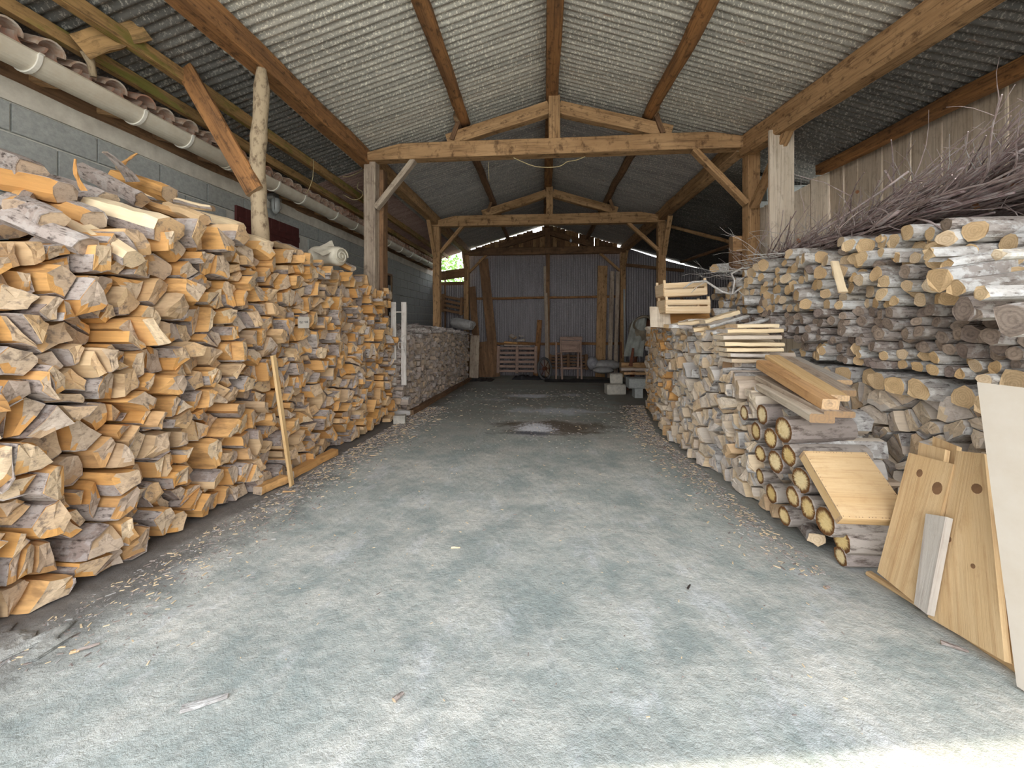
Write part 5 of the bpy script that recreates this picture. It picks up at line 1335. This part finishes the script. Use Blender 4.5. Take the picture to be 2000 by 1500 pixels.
# thick stems one by one, lying in a long bundle
for k in range(22):
    y=4.55-rr.uniform(0,.7); x=2.34+.014*k; z=lerp(BT,y)+.0+.02*(k%4)+.012*k/4
    L=rr.uniform(1.2,2.1); pts=wig((x,y,z),(.03+rr.uniform(-.05,.07),-1,.05+rr.uniform(-.02,.03)),L,9,.045,rr)
    mb=MB(); tube_mb(mb,pts,rr.uniform(.009,.016),7,rr.random(),taper=.6)
    tag(mb.build('brushwood_stem',M_TWIG,smooth=True),'purple-brown stem, %s in the long brushwood bundle counted from the aisle'%ORD(k+1),'stem','thick stems in the brushwood bundle')
for i,(a,b,x,r_,lb,mt) in enumerate([((1712,440),(1776,408),2.35,.022,'thick reddish branch stub jutting over the long pale logs',M_TWIG),((1812,448),(1835,353),2.6,.008,'short stick standing up at an angle from the brushwood',M_TWIG),((1862,458),(1776,424),2.2,.007,'slim pinkish twig arching over the pale logs',M_TWIG),((1728,332),(1756,390),3.1,.01,'dark broken twig standing against the grey boards',M_TWIG)]):
    p=at(*a,X=x);q=at(*b,X=x+.1); m_=(p+q)/2+Vector((0,0,.02)); mb=MB(); tube_mb(mb,[p,m_,q],r_,7,.4,taper=.7); tag(mb.build('stick',mt,smooth=True),lb,'stick')
# curved white lichen branch over the crates
mb=MB()
pts=[at(*q,Y=4.3) for q in ((1335,563),(1352,551),(1378,549),(1395,560),(1410,570),(1430,575),(1447,562),(1462,560))]; tube_mb(mb,pts,[.006,.011,.012,.012,.012,.011,.010,.006],7)
pts=[at(*q,Y=4.28) for q in ((1430,575),(1435,548),(1428,535),(1450,523),(1480,530),(1505,535))]; tube_mb(mb,pts,[.010,.012,.011,.010,.008,.004],7)
pts=[at(*q,Y=4.3) for q in ((1438,552),(1462,535),(1500,548),(1520,552))]; tube_mb(mb,pts,.007,6,taper=.5)
pts=[at(*q,Y=4.3) for q in ((1378,550),(1362,560),(1350,572))]; tube_mb(mb,pts,.005,6,taper=.5)
pts=[at(*q,Y=4.3) for q in ((1443,568),(1455,580),(1470,590))]; tube_mb(mb,pts,.005,6,taper=.5)
tag(mb.build('lichened_branch',M_TWIGP,smooth=True),'curling white lichen-covered branch hanging over the crates','branch')
# dry leaves
M_LEAF=plain('dry_leaf',(.55,.27,.15),.8,var=.35)
for k,(px,py,x) in enumerate([(1922,385,2.6),(1948,380,2.6),(1905,402,2.55),(1975,360,2.6),(1990,355,2.6),(1675,305+70,3.2),(1560,470,2.5),(1965,352,2.65)]):
    c=at(px,py,X=x); mb=MB(); a=rr.uniform(0,3); u_=Vector((.2*math.cos(a),.8,.6*math.sin(a))).normalized(); v_=u_.cross(Vector((1,.2,.1))).normalized(); s=.035
    pts=[c-u_*s,c-u_*s*.3+v_*s*.5,c+u_*s*.5+v_*s*.45,c+u_*s*1.1,c+u_*s*.4-v_*s*.5,c-u_*s*.4-v_*s*.45]; w_=Vector((-.004,0,.002))
    mb.add(pts+[p+w_ for p in pts],[(0,1,2,3,4,5),(11,10,9,8,7,6)]+[(i,(i+1)%6,(i+1)%6+6,i+6) for i in range(6)],[0]*8,[[(0,0)]*6]*2+[[(0,0)]*4]*6)
    tag(mb.build('dry_leaf',M_LEAF),'curled rust-brown dry leaf in the brushwood, %s of eight'%ORD(k+1),'leaf','dry leaves in the brushwood')

# ------------------------------------------------------------------ hanging cables
M_CAB=plain('tan_cable',(.45,.36,.20),.7,var=.2)
def hang(pts,r,label,cat='cable',mat=M_CAB,name='cable'):
    P=[Vector(p) for p in pts]; out=[]
    for i in range(len(P)-1):
        p0=P[max(i-1,0)];p1=P[i];p2=P[i+1];p3=P[min(i+2,len(P)-1)]
        for k in range(5):
            t=k/5; out.append(.5*((2*p1)+(p2-p0)*t+(2*p0-5*p1+4*p2-p3)*t*t+(3*p1-p0-3*p2+p3)*t**3))
    out.append(P[-1]); mb=MB(); tube_mb(mb,out,r,6); return tag(mb.build(name,mat,smooth=True),label,cat)
hang([at(*p,Y=5.02) for p in ((1003,308),(1020,316),(1045,325),(1075,327),(1095,324),(1108,316),(1125,313),(1143,306))],.006,'tan cable sagging under the front tie beam')
hang([at(*p,Y=4.6) for p in ((612,310),(611,345),(603,370),(597,378))],.004,'thin tan cord hanging from the left lean-to purlin')
hang([at(*p,Y=5.6) for p in ((655,333),(672,345),(690,342),(712,330))],.006,'brown cable looping towards the first left post')
hang([at(*p,Y=5.8) for p in ((700,355),(698,368),(708,375),(705,386),(690,390),(670,380))],.006,'brown flex dangling beside the first left post')
hang([at(*p,Y=5.0) for p in ((954,316),(955,352))],.003,'short wire hanging below the front tie beam')
hang([at(*p,Y=12.1) for p in ((1115,455),(1115,466))],.01,'cord of the bare bulb at the rear truss')
bl_=empty('light_bulb',at(1115,470,Y=12.1),'tiny bare bulb hanging at the rear truss','bulb')
mb=MB(); c=at(1115,470,Y=12.1); tube_mb(mb,[c+Vector((0,0,.06)),c+Vector((0,0,.02)),c,c-Vector((0,0,.04)),c-Vector((0,0,.06))],[.015,.03,.042,.03,.008],10); mb.build('bulb_glass',plain('bulb_glass',(.8,.85,.9),.1,var=.05),bl_,smooth=True)

# ------------------------------------------------------------------ debris on the floor
rr=random.Random(55)
def chip(p,L,w,h,mats,label,cat,ang=0,name='wood_chip'):
    d=Vector((math.cos(ang),math.sin(ang),-.048*math.sin(ang)))*L/2; p=Vector(p); p.z=fz(p.y)+h*.5+.003
    o=beam(name,p-d,p+d,w,h,mats,seg=3,jit=.004,taper=.4); return tag(o,label,cat)
chip(on_floor(400,1378),.12,.03,.012,[GR_B,GR_E],'pale grey bark piece on the floor at lower left','bark',.5)
chip(on_floor(172,1268),.06,.014,.01,[OR_B,OR_E],'small brown bark splinter near the lower left stack foot','bark',.7)
chip(on_floor(148,1275),.025,.02,.008,[OR_S,OR_E],'tiny orange chip beside the brown splinter','chip',.3)
chip(on_floor(778,1365),.035,.02,.01,[OR_B,OR_E],'small dark crumb of bark on the floor at bottom centre','bark',1)
chip(on_floor(1864,1268),.07,.02,.012,[OR_B,OR_E],'brown bark piece on the floor before the leaning boards','bark',-.6)
chip(on_floor(1617,1150),.03,.02,.01,[OR_B,OR_E],'small dark chip on the floor near the lowest stake','chip',.4)
chip(on_floor(565,962),.09,.02,.01,[OR_S,OR_E],'small orange chip at the foot of the leaning batten','chip',.2)
chip(on_floor(890,1072),.05,.01,.008,[PALE_S,GR_E],'tiny pale sliver on the floor in mid-aisle','chip',.1)
chip(on_floor(1345,1148),.04,.008,.006,[M_IRON,M_IRON],'thin dark twig on the open floor','twig',.9)
gq=on_floor(55,1262); cloth('floor_lump',(gq.x-.05,gq.y,0),.17,.06,.018,M_FLOOR,'low raised concrete lump on the floor at the left edge','lump',4,n=20,m=10)
tag(rock('stone_chunk',Vector((-1.98,5.2,fz(5.2)+.05)),.16,.14,.12,M_STONE,'mossy pale stone at the far foot of the near left stack','stone',.2),None)
mb=MB()
for i in range(6500):
    side=rr.random()
    if side<.45: y=rr.uniform(1.2,6.5); x=-2.02+abs(rr.gauss(0,.22))
    elif side<.8: y=rr.uniform(2.0,7); x=1.42+max(0,(y-5))*.18-abs(rr.gauss(0,.16))
    else: y=rr.uniform(1.2,9); x=rr.uniform(-1.9,1.3)
    s=rr.uniform(.0008,.0022)*(1+max(0,y-1.5)*.35)*(1.4 if side<.8 else 1); l=s*rr.uniform(1.5,5); a=rr.uniform(0,3.14); z=fz(y)+.006*pnoise((x*1.7,y*1.7,0))+.004*pnoise((x*5,y*5,2))+s*.25
    d=Vector((math.cos(a),math.sin(a),0))*l; e=Vector((-math.sin(a),math.cos(a),0))*s; c=Vector((x,y,z)); up=Vector((0,0,s*.7))
    vs=[c-d-e,c+d-e*.6,c+d*.8+e,c-d*.9+e]; mb.add(vs+[v+up for v in vs],[(4,5,6,7),(0,1,5,4),(1,2,6,5),(2,3,7,6),(3,0,4,7)],[rr.choice((0,0,1,2))]*5,[[(0,0)]*4]*5,rr.random())
tag(mb.build('bark_crumbs',[OR_B,PALE_S,GR_B]),'bark crumbs and wood shavings scattered over the floor','debris',None,'stuff')

# ------------------------------------------------------------------ outside: trees beyond the far left corner
M_LVS=plain('leaves',(.16,.34,.07),.7,sc=2,c2=(.30,.46,.14)); 
def tree(c,h,r_,N,label):
    t=empty('tree',c,label,'tree','trees beyond the shed'); c=Vector(c)
    mb=MB(); tube_mb(mb,[c,c+Vector((.1,0,h*.5)),c+Vector((0,.1,h*.8))],[.16,.12,.06],8); mb.build('trunk',OR_B,t,smooth=True)
    mb=MB()
    for i in range(N):
        v=Vector((rr.gauss(0,1),rr.gauss(0,1),rr.gauss(0,1))).normalized()*rr.uniform(.5,1)*r_; p=c+Vector((0,0,h))+Vector((v.x,v.y,v.z*.9)); s=rr.uniform(.05,.11)
        a=Vector((rr.gauss(0,1),rr.gauss(0,1),rr.gauss(0,1))).normalized(); b=a.cross(Vector((rr.gauss(0,1),rr.gauss(0,1),1))).normalized()
        mb.add([p-a*s,p+b*s*.5,p+a*s,p-b*s*.5],[(0,1,2,3)],[0],[[(0,0)]*4],rr.random())
    o=mb.build('foliage',M_LVS,t); o['kind']='stuff'
tree((-4.6,15.5,-.7),3.2,1.9,5000,'leafy green tree seen through the gap in the far left corner')
tree((-1.2,17.5,-.8),3.0,1.6,2500,'second green tree behind the shed, glimpsed under the ridge')
print('objects',len(SC.objects),'polys',sum(len(o.data.polygons) for o in SC.objects if o.type=='MESH'))
